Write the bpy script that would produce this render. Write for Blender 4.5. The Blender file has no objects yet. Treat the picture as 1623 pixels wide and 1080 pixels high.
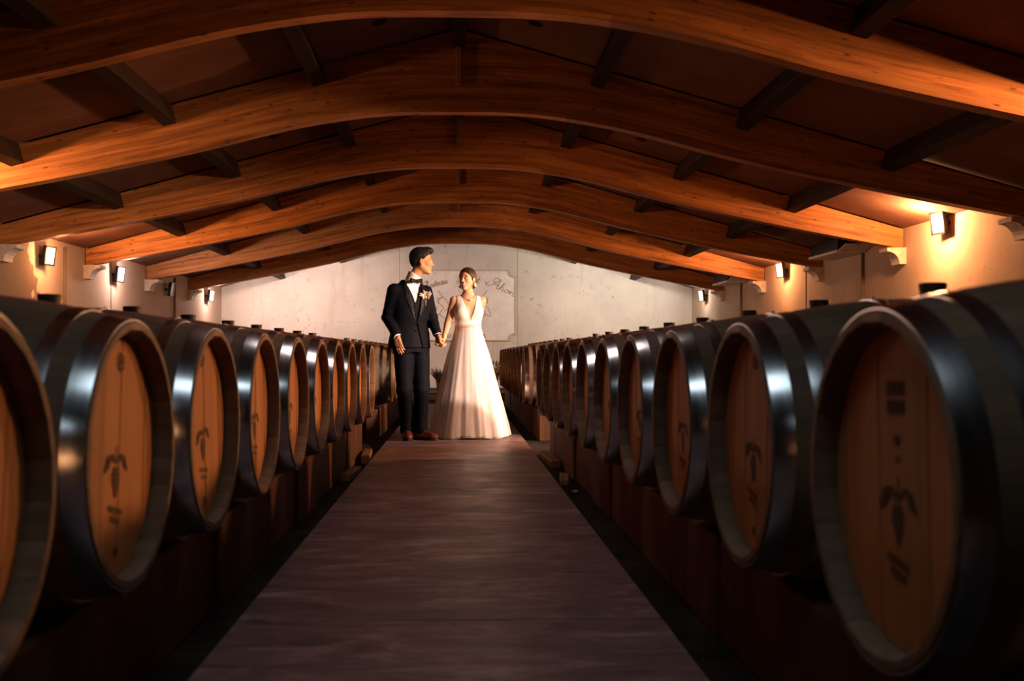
import bpy, bmesh, math, random
import numpy as np
from mathutils import Vector, Matrix
random.seed(7)
rng = np.random.default_rng(7)
scene = bpy.context.scene
C = scene.collection
PI = math.pi
# ------------------------------------------------------------------ camera
F = 1578.0
cam_d = bpy.data.cameras.new('camera'); cam = bpy.data.objects.new('camera', cam_d); C.objects.link(cam)
cam.location = (0, 0, 0.8)
cam.rotation_euler = (PI/2, 0, math.radians(-2.0))
cam_d.sensor_width = 36; cam_d.lens = F/1623*36
cam_d.shift_x = 29.4/1623; cam_d.shift_y = 22/1623
cam_d.dof.use_dof = True; cam_d.dof.focus_distance = 9.5; cam_d.dof.aperture_fstop = 3.6
cam_d.clip_start = 0.05
scene.camera = cam
# ------------------------------------------------------------------ world, exposure
w = bpy.data.worlds.new('cellar_dark'); scene.world = w; w.use_nodes = True
w.node_tree.nodes['Background'].inputs[0].default_value = (0.3, 0.5, 0.55, 1)
w.node_tree.nodes['Background'].inputs[1].default_value = 0.004
scene.view_settings.view_transform = 'Standard'; scene.view_settings.look = 'None'
scene.view_settings.gamma = 1; scene.view_settings.use_curve_mapping = False
scene.view_settings.exposure = 0.0
# lamp settings: colour, power (wall floods are built further down with these)
WARM = (1.0, 0.42, 0.16); PEACH = (1.0, 0.68, 0.50); PINK = (1.0, 0.70, 0.60); CREAM = (1.0, 0.84, 0.70); COOL = (0.74, 0.90, 1.0)
WALL_LAMPS = [   # side, y, z, flood power, colour, aim along +y, aim up, beam spread in degrees, spill power (bare light round the lamp)
    (1, 4.9, 2.36, 45, PEACH, .76, -.27, 38, 0), (1, 6.4, 2.40, 175, WARM, .2, .0, 150, 25), (1, 7.7, 2.2, 32, PEACH, .30, -.24, 46, 0), (1, 12.0, 2.41, 60, WARM, -.7, -.3, 80, 190), (1, 18.0, 2.34, 70, WARM, .1, .0, 170, 75), (1, 23.9, 2.22, 20, CREAM, .1, 0, 170, 20),  # the two PEACH floods are unseen, added to light the couple
    (-1, 9.2, 2.24, 48, WARM, 1.1, .4, 100, 10), (-1, 14.5, 2.215, 45, WARM, .6, .1, 130, 55), (-1, 17.5, 2.19, 40, PINK, .1, 0, 170, 45), (-1, 20.6, 2.13, 0, PINK, .1, 0, 0, 0), (-1, 23.85, 2.19, 30, PINK, .1, 0, 170, 45)]
END_WALL_FILLS = [(-3.6, 115, PINK), (3.6, 95, CREAM)]       # unseen floods added behind the last beam to brighten the end wall
PANEL_LAMPS = [(.9, 2.80, 6.5, COOL, 'cool white panel lamp hanging above the camera, out of frame'), (4.7, 3.0, 9, (1.0, .78, .74), 'pinkish white panel lamp over the aisle, ahead of the camera and above the frame')]

# ------------------------------------------------------------------ node helpers
def new_mat(name):
    m = bpy.data.materials.new(name); m.use_nodes = True
    nt = m.node_tree; b = nt.nodes['Principled BSDF']
    return m, nt, b
def N(nt, t, **kw):
    n = nt.nodes.new(t)
    for k, v in kw.items():
        if k in n.inputs: n.inputs[k].default_value = v
        else: setattr(n, k, v)
    return n
def L(nt, a, b): nt.links.new(a, b)
def mapping(nt, coord='Object', scale=(1, 1, 1), loc=(0, 0, 0), rand=0.0):
    tc = N(nt, 'ShaderNodeTexCoord'); mp = N(nt, 'ShaderNodeMapping')
    mp.inputs['Scale'].default_value = scale; mp.inputs['Location'].default_value = loc
    L(nt, tc.outputs[coord], mp.inputs['Vector'])
    if rand:
        oi = N(nt, 'ShaderNodeObjectInfo'); mu = N(nt, 'ShaderNodeMath', operation='MULTIPLY'); mu.inputs[1].default_value = rand
        L(nt, oi.outputs['Random'], mu.inputs[0])
        ad = N(nt, 'ShaderNodeVectorMath', operation='ADD'); L(nt, mp.outputs[0], ad.inputs[0]); L(nt, mu.outputs[0], ad.inputs[1])
        return ad.outputs[0]
    return mp.outputs[0]
def noise(nt, vec, scale=5, detail=4, rough=.55, dist=0):
    n = N(nt, 'ShaderNodeTexNoise'); n.inputs['Scale'].default_value = scale; n.inputs['Detail'].default_value = detail
    n.inputs['Roughness'].default_value = rough; n.inputs['Distortion'].default_value = dist
    L(nt, vec, n.inputs['Vector']); return n.outputs['Fac']
def ramp(nt, fac, stops):
    r = N(nt, 'ShaderNodeValToRGB'); e = r.color_ramp.elements
    while len(e) < len(stops): e.new(.5)
    for i, (p, c) in enumerate(stops):
        e[i].position = p; e[i].color = (*c, 1) if len(c) == 3 else c
    L(nt, fac, r.inputs[0]); return r.outputs[0]
def mixc(nt, fac, a, b, mode='MIX'):
    m = N(nt, 'ShaderNodeMix', data_type='RGBA', blend_type=mode)
    for sock, v in ((m.inputs[0], fac), (m.inputs[6], a), (m.inputs[7], b)):
        if hasattr(v, 'is_linked') or isinstance(v, bpy.types.NodeSocket): L(nt, v, sock)
        else: sock.default_value = v if not isinstance(v, tuple) else ((*v, 1) if len(v) == 3 else v)
    return m.outputs[2]
def mathn(nt, op, a, b=0.0, c=0.0):
    m = N(nt, 'ShaderNodeMath', operation=op)
    for i, v in enumerate((a, b, c)):
        if isinstance(v, bpy.types.NodeSocket): L(nt, v, m.inputs[i])
        else: m.inputs[i].default_value = v
    return m.outputs[0]
def bump(nt, b, h, strength=.3, dist=.01):
    n = N(nt, 'ShaderNodeBump'); n.inputs['Strength'].default_value = strength; n.inputs['Distance'].default_value = dist
    L(nt, h, n.inputs['Height']); L(nt, n.outputs[0], b.inputs['Normal'])
def plain(name, col, rough=.6, metal=0, var=.15, scale=30, spec=.5, bstr=0.0):
    m, nt, b = new_mat(name)
    v = mapping(nt); f = noise(nt, v, scale, 4)
    c = ramp(nt, f, [(.3, tuple(x*(1-var) for x in col)), (.7, tuple(min(1, x*(1+var)) for x in col))])
    L(nt, c, b.inputs['Base Color']); b.inputs['Roughness'].default_value = rough; b.inputs['Metallic'].default_value = metal
    b.inputs['Specular IOR Level'].default_value = spec
    if bstr: bump(nt, b, f, bstr, .004)
    return m
def wood(name, c1, c2, scale, rough=.6, rand=40.0, spec=.3, bstr=.15, vary=.25):
    m, nt, b = new_mat(name)
    v = mapping(nt, 'Object', scale, rand=rand)
    f = noise(nt, v, 1, 6, .6, .6)
    c = ramp(nt, f, [(.28, c1), (.72, c2)])
    oi = N(nt, 'ShaderNodeObjectInfo')
    k = mathn(nt, 'MULTIPLY_ADD', oi.outputs['Random'], vary, 1-vary/2)
    cc = N(nt, 'ShaderNodeVectorMath', operation='SCALE'); L(nt, c, cc.inputs[0]); L(nt, k, cc.inputs['Scale'])
    L(nt, cc.outputs[0], b.inputs['Base Color'])
    b.inputs['Roughness'].default_value = rough; b.inputs['Specular IOR Level'].default_value = spec
    bump(nt, b, f, bstr, .003)
    return m

def mat_beam():
    m, nt, b = new_mat('glulam')
    v = mapping(nt, 'UV', (1.3, 22, 1), rand=17)
    f = noise(nt, v, 1, 6, .62, .4)
    c = ramp(nt, f, [(.28, (.16, .052, .014)), (.48, (.43, .165, .046)), (.75, (.62, .265, .082))])
    tc = N(nt, 'ShaderNodeTexCoord'); sp = N(nt, 'ShaderNodeSeparateXYZ'); L(nt, tc.outputs['UV'], sp.inputs[0])
    lam = mathn(nt, 'FRACT', mathn(nt, 'DIVIDE', sp.outputs['Y'], .042))
    line = mathn(nt, 'LESS_THAN', lam, .05)
    lamid = mathn(nt, 'FLOOR', mathn(nt, 'DIVIDE', sp.outputs['Y'], .042))
    wn = N(nt, 'ShaderNodeTexWhiteNoise', noise_dimensions='2D')
    seg = mathn(nt, 'FLOOR', mathn(nt, 'MULTIPLY_ADD', sp.outputs['X'], .45, mathn(nt, 'MULTIPLY', lamid, .37)))
    cb = N(nt, 'ShaderNodeCombineXYZ'); L(nt, lamid, cb.inputs[0]); L(nt, seg, cb.inputs[1]); L(nt, cb.outputs[0], wn.inputs['Vector'])
    tone = mathn(nt, 'MULTIPLY_ADD', wn.outputs['Value'], .40, .76)
    sc = N(nt, 'ShaderNodeVectorMath', operation='SCALE'); L(nt, c, sc.inputs[0]); L(nt, tone, sc.inputs['Scale'])
    c2 = mixc(nt, mathn(nt, 'MULTIPLY', line, .55), sc.outputs[0], (.16, .07, .025))
    # knots
    kv = mapping(nt, 'UV', (4.5, 14, 1), rand=23)
    vo = N(nt, 'ShaderNodeTexVoronoi'); vo.inputs['Scale'].default_value = 1.0; L(nt, kv, vo.inputs['Vector'])
    kn = ramp(nt, vo.outputs['Distance'], [(.08, (1, 1, 1)), (.17, (0, 0, 0))])
    sel = mathn(nt, 'GREATER_THAN', N_col(nt, vo.outputs['Color']), .3)
    c3 = mixc(nt, mathn(nt, 'MULTIPLY', mathn(nt, 'MULTIPLY', kn, sel), .9), c2, (.10, .04, .015))
    # damp, grimy patches
    g = noise(nt, mapping(nt, 'UV', (.9, 2.6, 1), rand=9), 1, 5, .7)
    c4 = mixc(nt, mathn(nt, 'MULTIPLY', ramp(nt, g, [(.58, (0, 0, 0)), (.72, (1, 1, 1))]), .45), c3, (.13, .06, .025))
    L(nt, c4, b.inputs['Base Color']); b.inputs['Roughness'].default_value = .55; b.inputs['Specular IOR Level'].default_value = .25
    bump(nt, b, f, .1, .003)
    return m
def N_col(nt, sock):
    s = N(nt, 'ShaderNodeSeparateColor'); L(nt, sock, s.inputs[0]); return s.outputs[0]

def mat_wall(name, base=(.70, .63, .56), stain_y=None, dirt=.5):
    m, nt, b = new_mat(name)
    v = mapping(nt, 'Object', (1, 1, 1))
    f = noise(nt, v, .9, 6, .6)
    c = ramp(nt, f, [(.3, tuple(x*.80 for x in base)), (.65, base)])
    sp = noise(nt, v, 7, 5, .7)
    spot = ramp(nt, sp, [(.58, (0, 0, 0)), (.70, (1, 1, 1))])
    big = ramp(nt, noise(nt, v, 1.1, 3, .5), [(.44, (0, 0, 0)), (.64, (1, 1, 1))])
    c = mixc(nt, mathn(nt, 'MULTIPLY', mathn(nt, 'MULTIPLY', spot, big), dirt), c, (.10, .085, .07))
    st = noise(nt, mapping(nt, 'Object', (2.2, 2.2, .25)), 1, 5, .65)
    c = mixc(nt, mathn(nt, 'MULTIPLY', ramp(nt, st, [(.55, (0, 0, 0)), (.75, (1, 1, 1))]), .35*dirt*2), c, (.30, .25, .20))
    if stain_y:
        tc = N(nt, 'ShaderNodeTexCoord'); s = N(nt, 'ShaderNodeSeparateXYZ'); L(nt, tc.outputs['Object'], s.inputs[0])
        d = mathn(nt, 'SUBTRACT', stain_y, s.outputs['Y'])
        e = mathn(nt, 'ADD', d, mathn(nt, 'MULTIPLY', mathn(nt, 'SUBTRACT', noise(nt, v, 3.5, 5, .6), .5), 1.3))
        up = mathn(nt, 'MULTIPLY', mathn(nt, 'SUBTRACT', 2.15, s.outputs['Z']), .25)
        k = ramp(nt, mathn(nt, 'ADD', e, up), [(.0, (0, 0, 0)), (.05, (1, 1, 1))])
        c = mixc(nt, mathn(nt, 'MULTIPLY', k, .82), c, (.13, .075, .04))
    L(nt, c, b.inputs['Base Color']); b.inputs['Roughness'].default_value = .85; b.inputs['Specular IOR Level'].default_value = .2
    bump(nt, b, sp, .25, .01)
    return m

M = {}
M['beam'] = mat_beam()
M['purlin'] = wood('purlin_wood', (.016, .008, .005), (.034, .017, .009), (14, 1.2, 14), .7)
M['panel'] = wood('ceiling_board', (.14, .062, .04), (.21, .098, .066), (2.5, 2.5, 2.5), .8, bstr=.03, vary=.12)
M['deck'] = plain('roof_deck', (.06, .035, .025), .9)
M['wall_l'] = mat_wall('plaster_left', (.52, .40, .31), stain_y=14.25, dirt=.4)
M['wall_r'] = mat_wall('plaster_right', (.52, .40, .31), dirt=.35)
M['wall_e'] = mat_wall('plaster_end', (.70, .68, .62), dirt=.65)
M['concrete'] = plain('concrete', (.62, .55, .48), .85, var=.2, scale=12)
M['groove'] = plain('joint_grime', (.17, .13, .10), .9)
M['soil'] = plain('dark_soil', (.022, .016, .013), .95, var=.6, scale=9, spec=.2, bstr=.8)
M['oak'] = wood('oak_stave', (.13, .080, .045), (.23, .148, .085), (1.5, 26, 26), .62)
M['oak_wine'] = wood('oak_wine_stained', (.15, .05, .05), (.29, .12, .10), (1.5, 20, 20), .5)
M['head'] = wood('oak_head', (.42, .175, .055), (.57, .26, .088), (22, 26, 1.6), .6, vary=.34)
M['brand'] = plain('burnt_brand', (.09, .042, .022), .8)
M['hoop'] = None
m, nt, b = new_mat('galvanised_hoop')
v = mapping(nt, 'Object', (30, 4, 4), rand=30); f = noise(nt, v, 1, 5, .6)
L(nt, ramp(nt, f, [(.3, (.60, .63, .66)), (.7, (.82, .84, .86))]), b.inputs['Base Color'])
L(nt, mathn(nt, 'MULTIPLY_ADD', f, .16, .14), b.inputs['Roughness']); b.inputs['Metallic'].default_value = 1
M['hoop'] = m
M['nail'] = plain('steel_nail', (.6, .62, .64), .25, 1)
M['bung'] = plain('dark_bung', (.05, .022, .018), .6)
M['rail'] = wood('rail_timber', (.065, .025, .012), (.15, .06, .026), (16, 16, 2), .75, vary=.5)
M['plank'] = wood('old_plank', (.24, .13, .06), (.38, .22, .11), (12, 2, 12), .75)
M['black_metal'] = plain('black_metal', (.02, .02, .022), .5, .6)
M['grey_metal'] = plain('grey_metal', (.35, .35, .36), .4, .8)
M['white_sheet'] = plain('white_sheet_metal', (.75, .70, .66), .5)
M['sign'] = None
m, nt, b = new_mat('painted_sign')
v = mapping(nt); f = noise(nt, v, 2.5, 6, .65)
c = ramp(nt, f, [(.3, (.74, .75, .74)), (.6, (.88, .88, .87))])
tc = N(nt, 'ShaderNodeTexCoord'); s = N(nt, 'ShaderNodeSeparateXYZ'); L(nt, tc.outputs['Object'], s.inputs[0])
sm = mathn(nt, 'MULTIPLY', ramp(nt, noise(nt, mapping(nt, 'Object', (5, 5, 3)), 1, 5, .75), [(.5, (0, 0, 0)), (.7, (1, 1, 1))]), ramp(nt, s.outputs['Z'], [(.0, (0, 0, 0)), (.9, (1, 1, 1))]))
L(nt, mixc(nt, mathn(nt, 'MULTIPLY', sm, .5), c, (.30, .31, .29)), b.inputs['Base Color']); b.inputs['Roughness'].default_value = .7
M['sign'] = m
M['sign_paint'] = plain('ochre_lettering', (.34, .25, .14), .7)
M['moulding'] = plain('stone_moulding', (.52, .47, .40), .85)
# path
m, nt, b = new_mat('worn_path')
v = mapping(nt, 'Object', (1.3, 4.5, 1)); f = noise(nt, v, 2.2, 8, .74, .8)
g = noise(nt, mapping(nt, 'Object', (1, 1, 1)), 2.1, 7, .68)
c = ramp(nt, f, [(.34, (.10, .055, .055)), (.52, (.27, .16, .156)), (.66, (.54, .36, .345))])
c = mixc(nt, mathn(nt, 'MULTIPLY', ramp(nt, g, [(.42, (0, 0, 0)), (.60, (1, 1, 1))]), .6), c, (.15, .09, .088))
sv = noise(nt, mapping(nt, 'Object', (2.2, 4.5, 1), (3.3, 1.7, 0)), 1, 2, .4)
c = mixc(nt, mathn(nt, 'MULTIPLY', ramp(nt, sv, [(.68, (0, 0, 0)), (.72, (1, 1, 1))]), .6), c, (.05, .034, .034))
L(nt, c, b.inputs['Base Color']); L(nt, mathn(nt, 'MULTIPLY_ADD', g, .5, .22), b.inputs['Roughness'])
b.inputs['Specular IOR Level'].default_value = .5
bump(nt, b, f, .5, .008)
M['path'] = m
# people
def mat_skin(name, col):
    m, nt, b = new_mat(name)
    f = noise(nt, mapping(nt), 18, 3)
    L(nt, ramp(nt, f, [(.3, tuple(x*.93 for x in col)), (.7, col)]), b.inputs['Base Color'])
    b.inputs['Roughness'].default_value = .5; b.inputs['Subsurface Weight'].default_value = .12
    b.inputs['Subsurface Radius'].default_value = (.02, .008, .004); b.inputs['Subsurface Scale'].default_value = .4
    b.inputs['Specular IOR Level'].default_value = .35
    return m
M['skin_g'] = mat_skin('skin_tanned', (.56, .26, .13)); M['skin_b'] = mat_skin('skin_fair', (.66, .36, .22))
M['navy'] = plain('navy_wool', (.0032, .0038, .0075), .75, var=.2, scale=60, spec=.08)
M['navy_vest'] = plain('dark_vest', (.006, .004, .006), .7, var=.2, scale=60, spec=.08)
M['satin'] = plain('dark_lapel', (.005, .005, .010), .5, spec=.15)
M['white_cotton'] = plain('white_cotton', (.82, .80, .80), .8, var=.03)
M['bow'] = plain('burgundy_silk', (.016, .003, .005), .7, spec=.2)
M['shoe'] = plain('brown_leather', (.13, .035, .02), .32, var=.3, scale=12)
M['sole'] = plain('black_sole', (.012, .010, .010), .7)
M['hair_g'] = plain('dark_brown_hair', (.008, .006, .005), .6, var=.4, scale=90, spec=.2)
M['hair_b'] = plain('brown_hair', (.035, .015, .009), .5, var=.5, scale=90, spec=.3)
M['lace'] = plain('ivory_lace', (.80, .74, .72), .8, var=.10, scale=70, bstr=.5)
M['belt'] = plain('blush_ribbon', (.62, .40, .36), .5)
M['skirt'] = plain('ivory_lining', (.80, .72, .70), .8, var=.02)
m, nt, b = new_mat('tulle')
b.inputs['Base Color'].default_value = (.86, .80, .80, 1); b.inputs['Roughness'].default_value = .9; b.inputs['Specular IOR Level'].default_value = .1
tr = N(nt, 'ShaderNodeBsdfTransparent'); mx = N(nt, 'ShaderNodeMixShader'); lw = N(nt, 'ShaderNodeLayerWeight'); lw.inputs['Blend'].default_value = .35
fac = mathn(nt, 'MULTIPLY_ADD', lw.outputs['Facing'], .5, .28)
f2 = noise(nt, mapping(nt, 'UV', (46, 1.2, 1)), 1, 3)
fac = mathn(nt, 'ADD', fac, mathn(nt, 'MULTIPLY', mathn(nt, 'SUBTRACT', f2, .5), .7))
L(nt, fac, mx.inputs[0]); L(nt, tr.outputs[0], mx.inputs[1]); L(nt, b.outputs[0], mx.inputs[2])
L(nt, mx.outputs[0], nt.nodes['Material Output'].inputs['Surface'])
M['tulle'] = m
M['eye_white'] = plain('eye_white', (.75, .72, .70), .25, var=.02)
M['iris'] = plain('dark_iris', (.02, .012, .008), .2)
M['lips_b'] = plain('rose_lips', (.48, .12, .10), .4); M['lips_g'] = plain('pale_lips', (.42, .17, .12), .5)
M['teeth'] = plain('teeth', (.85, .82, .78), .3, var=.02)
M['gold'] = plain('gold', (.75, .50, .25), .3, 1, var=.05)
M['pearl'] = plain('pearl_petal', (.88, .84, .80), .35, var=.03)
M['dry_leaf'] = plain('dry_leaf', (.50, .36, .20), .8, var=.3); M['blush'] = plain('blush_flower', (.78, .52, .42), .8)
M['grass'] = plain('dried_grass', (.30, .24, .13), .8, var=.35, scale=15)
M['shrub'] = plain('grey_green_leaf', (.10, .10, .075), .8, var=.35, scale=15)
M['stone'] = plain('pale_stone', (.5, .42, .34), .8)
def emis(name, col, s):
    m = bpy.data.materials.new(name); m.use_nodes = True; nt = m.node_tree; nt.nodes.clear()
    e = N(nt, 'ShaderNodeEmission'); e.inputs[0].default_value = (*col, 1); e.inputs[1].default_value = s
    o = N(nt, 'ShaderNodeOutputMaterial'); L(nt, e.outputs[0], o.inputs[0]); return m
M['glow_warm'] = emis('lamp_glass_warm', (1, .72, .42), 9); M['glow_white'] = emis('lamp_glass_white', (1, .86, .76), 7)
M['glow_off'] = plain('lamp_glass_off', (.25, .2, .18), .15)

# ------------------------------------------------------------------ object helpers
def link(name, me, mat=None, parent=None, loc=None):
    o = bpy.data.objects.new(name, me); C.objects.link(o)
    if mat is not None and me is not None and not me.materials: me.materials.append(M[mat] if isinstance(mat, str) else mat)
    if parent is not None: o.parent = parent
    if loc is not None: o.location = loc
    return o
def empty(name, loc=(0, 0, 0), rz=0):
    o = bpy.data.objects.new(name, None); C.objects.link(o); o.location = loc; o.rotation_euler = (0, 0, rz); o.empty_display_size = .1; return o
def tag(o, label, cat, group=None):
    o['label'] = label; o['category'] = cat
    if group: o['group'] = group
    return o
def struct(o, label=None):
    o['kind'] = 'structure'
    if label: o['label'] = label
    return o
class MB:
    def __init__(s): s.v = []; s.f = []
    def add(s, vs, fs):
        k = len(s.v); s.v += [tuple(p) for p in vs]; s.f += [tuple(i+k for i in q) for q in fs]; return s
    def box(s, lo, hi, mat=None):
        x0, y0, z0 = lo; x1, y1, z1 = hi
        vs = [(x0,y0,z0),(x1,y0,z0),(x1,y1,z0),(x0,y1,z0),(x0,y0,z1),(x1,y0,z1),(x1,y1,z1),(x0,y1,z1)]
        if mat is not None: vs = [mat @ Vector(p) for p in vs]
        return s.add(vs, [(0,3,2,1),(4,5,6,7),(0,1,5,4),(1,2,6,5),(2,3,7,6),(3,0,4,7)])
    def bbox(s, lo, hi, r=.008, mat=None):
        # bevelled box: chamfered on all edges
        bm = bmesh.new(); bmesh.ops.create_cube(bm, size=1)
        for v in bm.verts:
            v.co = Vector([lo[i] + (v.co[i]+.5)*(hi[i]-lo[i]) for i in range(3)])
        bmesh.ops.bevel(bm, geom=list(bm.edges), offset=r, segments=1, affect='EDGES', profile=.5)
        vs = [(mat @ v.co if mat is not None else v.co.copy()) for v in bm.verts]
        bm.verts.index_update(); fs = [[v.index for v in f.verts] for f in bm.faces]; bm.free()
        return s.add(vs, fs)
    def tube(s, pts, r, n=8, cap=True):
        pts = [Vector(p) for p in pts]; rs = r if isinstance(r, (list, tuple)) else [r]*len(pts)
        rings = []; prev = None
        for i, p in enumerate(pts):
            t = (pts[min(i+1, len(pts)-1)] - pts[max(i-1, 0)]).normalized()
            if prev is None:
                a = Vector((0, 0, 1)) if abs(t.z) < .9 else Vector((1, 0, 0)); u = t.cross(a).normalized()
            else: u = (prev - t*prev.dot(t)).normalized()
            prev = u; q = t.cross(u)
            rings.append([p + (u*math.cos(2*PI*k/n) + q*math.sin(2*PI*k/n))*rs[i] for k in range(n)])
        vs = [p for rg in rings for p in rg]; fs = []
        for i in range(len(pts)-1):
            for k in range(n): fs.append((i*n+k, i*n+(k+1) % n, (i+1)*n+(k+1) % n, (i+1)*n+k))
        if cap: fs.append(tuple(range(n))[::-1]); fs.append(tuple((len(pts)-1)*n+k for k in range(n)))
        return s.add(vs, fs)
    def ell(s, c, r, n=12, m=8, mat=None):
        vs = []; fs = []
        for j in range(m+1):
            th = PI*j/m
            for k in range(n):
                p = Vector((r[0]*math.sin(th)*math.cos(2*PI*k/n), r[1]*math.sin(th)*math.sin(2*PI*k/n), r[2]*math.cos(th)))
                if mat is not None: p = mat @ p
                vs.append(Vector(c)+p)
        for j in range(m):
            for k in range(n): fs.append((j*n+k, (j+1)*n+k, (j+1)*n+(k+1) % n, j*n+(k+1) % n))
        return s.add(vs, fs)
    def mesh(s, name, smooth=False):
        me = bpy.data.meshes.new(name); me.from_pydata(s.v, [], s.f); me.update()
        if smooth: me.polygons.foreach_set('use_smooth', [True]*len(me.polygons))
        return me
    def build(s, name, mat, parent=None, smooth=False, loc=None):
        return link(name, s.mesh(name, smooth), mat, parent, loc)
def smooth_by_angle(me, deg=35):
    me.polygons.foreach_set('use_smooth', [True]*len(me.polygons))
    bm = bmesh.new(); bm.from_mesh(me)
    for e in bm.edges:
        if len(e.link_faces) == 2 and e.calc_face_angle(0) > math.radians(deg): e.smooth = False
    bm.to_mesh(me); bm.free()

# ------------------------------------------------------------------ room shell
W = 6.0; YB = -2.6; YE = 25.4
EAVE = 2.50; SL = 0.275
def roof(x): return EAVE + SL*(W-abs(x))
RIDGE = roof(0)
BEAM_Y = [4.15, 7.2, 10.2, 13.2, 16.2, 19.3, 22.3]     # near faces, near to far
fl = MB().box((-W-.3, YB-.3, -.25), (W+.3, YE+.3, -.05)).build('floor', 'soil'); struct(fl, 'dark bare earth floor on both sides of the aisle')
pm = MB(); ys = [YB, 3.0, 6.2, 9.0, 9.6, 13.0, 17.4]
pt = MB()
for a, c_ in zip(ys[:-1], ys[1:]):
    pt.bbox((-.67, a+.002, -.2), (.62, c_-.002, 0), .006)
pt = pt.build('path', 'path'); struct(pt, 'worn reddish concrete aisle running between the barrel rows')

def slab_poly(name, poly_xz, y0, y1, mat):
    n = len(poly_xz); vs = [(x, y0, z) for x, z in poly_xz] + [(x, y1, z) for x, z in poly_xz]
    fs = [tuple(range(n)), tuple(range(2*n-1, n-1, -1))] + [((i+1) % n, i, n+i, n+(i+1) % n) for i in range(n)]
    return MB().add(vs, fs).mesh(name)
wl = MB().box((-W-.3, YB, -.05), (-W, YE, EAVE+.1)).build('wall_left', 'wall_l'); struct(wl)
wr = MB().box((W, YB, -.05), (W+.3, YE, EAVE+.1)).build('wall_right', 'wall_r'); struct(wr)
wb = link('wall_back', slab_poly('wall_back', [(-W-.3, -.05), (W+.3, -.05), (W+.3, EAVE), (0, RIDGE+.1), (-W-.3, EAVE)], YB-.3, YB, None), 'soil'); struct(wb)
we = link('wall_end', slab_poly('wall_end', [(-W-.3, -.05), (W+.3, -.05), (W+.3, EAVE), (0, RIDGE+.1), (-W-.3, EAVE)], YE+.04, YE+.3, None), 'groove'); struct(we, 'pale stained end wall with the painted estate sign')
for x0, x1 in ((-W, -1.5), (-1.5, 1.5), (1.5, W)):     # big wall panels with open vertical joints
    top = [(x1-.004, roof(x1)+.05), (x0+.004, roof(x0)+.05)] if x0*x1 > 0 or x0 == 0 else [(x1-.004, roof(x1)+.05), (0, RIDGE+.05), (x0+.004, roof(x0)+.05)]
    link('panel', slab_poly('panel', [(x0+.004, -.05), (x1-.004, -.05)] + top, YE, YE+.05, None), 'wall_e', we)
# joints, pipes on side walls
for side, wall in ((-1, wl), (1, wr)):
    for yy in ((15.35, 21.2, 17.4) if side < 0 else (14.55, 20.9, 17.0)):
        r = .028 if yy not in (17.4, 17.0) else .008
        MB().tube([(side*(W-r*.6), yy, -.05), (side*(W-r*.6), yy, 2.42)], r, 8).build('pipe', 'groove', wall, True)
# quarter-round corbels under the beam ends
def corbel_mesh():
    prof = [(0, 0), (.26, 0), (.26, -.05)] + [(.26-.17*math.sin(a)*1.0-.0, -.05-.17*(1-math.cos(a))) for a in [PI/2*i/6 for i in range(1, 7)]] + [(0, -.22)]
    n = len(prof); y0, y1 = -.05, .21
    vs = [(x, y0, z) for x, z in prof] + [(x, y1, z) for x, z in prof]
    fs = [tuple(range(n)), tuple(range(2*n-1, n-1, -1))] + [((i+1) % n, i, n+i, n+(i+1) % n) for i in range(n)]
    return MB().add(vs, fs).mesh('corbel')
cm = corbel_mesh(); cm.materials.append(M['concrete'])
BX = np.array([0, .78, 1.43, 2.87, 4.7, 6.0]); BZ = np.array([2.485, 2.465, 2.375, 2.03, 1.655, 1.42]) + .8
def cub(xq):       # smooth interpolation of the beam soffit
    xs = np.concatenate([-BX[::-1][:-1], BX]); zs = np.concatenate([BZ[::-1][:-1], BZ])
    m_ = np.gradient(zs, xs); i = np.clip(np.searchsorted(xs, xq)-1, 0, len(xs)-2)
    h = xs[i+1]-xs[i]; t = (xq-xs[i])/h
    return (2*t**3-3*t**2+1)*zs[i] + (t**3-2*t**2+t)*h*m_[i] + (-2*t**3+3*t**2)*zs[i+1] + (t**3-t**2)*h*m_[i+1]
for yb in BEAM_Y:
    for s in (-1, 1):
        c = link('corbel', cm, None, wl if s < 0 else wr, (s*W, yb, float(cub(5.9))-.005))
        if s > 0: c.rotation_euler = (0, 0, PI); c.location.y = yb+.16
# beams
def beam_mesh():
    xs = np.linspace(-W+.02, W-.02, 61); th = .15
    vs = []; uvs = []
    for x in xs:
        zb = float(cub(x)); zt = roof(x)-.02
        for (y, z) in ((0, zb), (0, zt), (th, zt), (th, zb)):
            vs.append((x, y, z))
    fs = []; n = len(xs)
    for i in range(n-1):
        a = i*4; c = a+4
        fs += [(a, c, c+1, a+1), (a+2, c+2, c+3, a+3), (a+3, c+3, c, a), (a+1, c+1, c+2, a+2)]
    fs += [(0, 1, 2, 3), (4*n-4, 4*n-1, 4*n-2, 4*n-3)]
    me = MB().add(vs, fs).mesh('roof_beam')
    uv = me.uv_layers.new(name='UVMap')
    for lp in me.loops:
        x, y, z = vs[lp.vertex_index]
        uv.data[lp.index].uv = (x + 10, z - float(cub(x)) + (y if True else 0)*.3)
    return me
bmsh = beam_mesh(); bmsh.materials.append(M['beam'])
BL = ['curved laminated timber roof beam closest to the camera, out past the top of the frame', 'curved laminated timber roof beam across the top edge of the frame',
      'curved timber roof beam second from the top edge, dark on its right half', 'curved timber roof beam third from the top edge, bright orange on its right half',
      'curved timber roof beam third in front of the end wall, orange on its left', 'curved light tan timber roof beam second in front of the end wall',
      'dark brown curved timber roof beam closest to the end wall']
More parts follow.
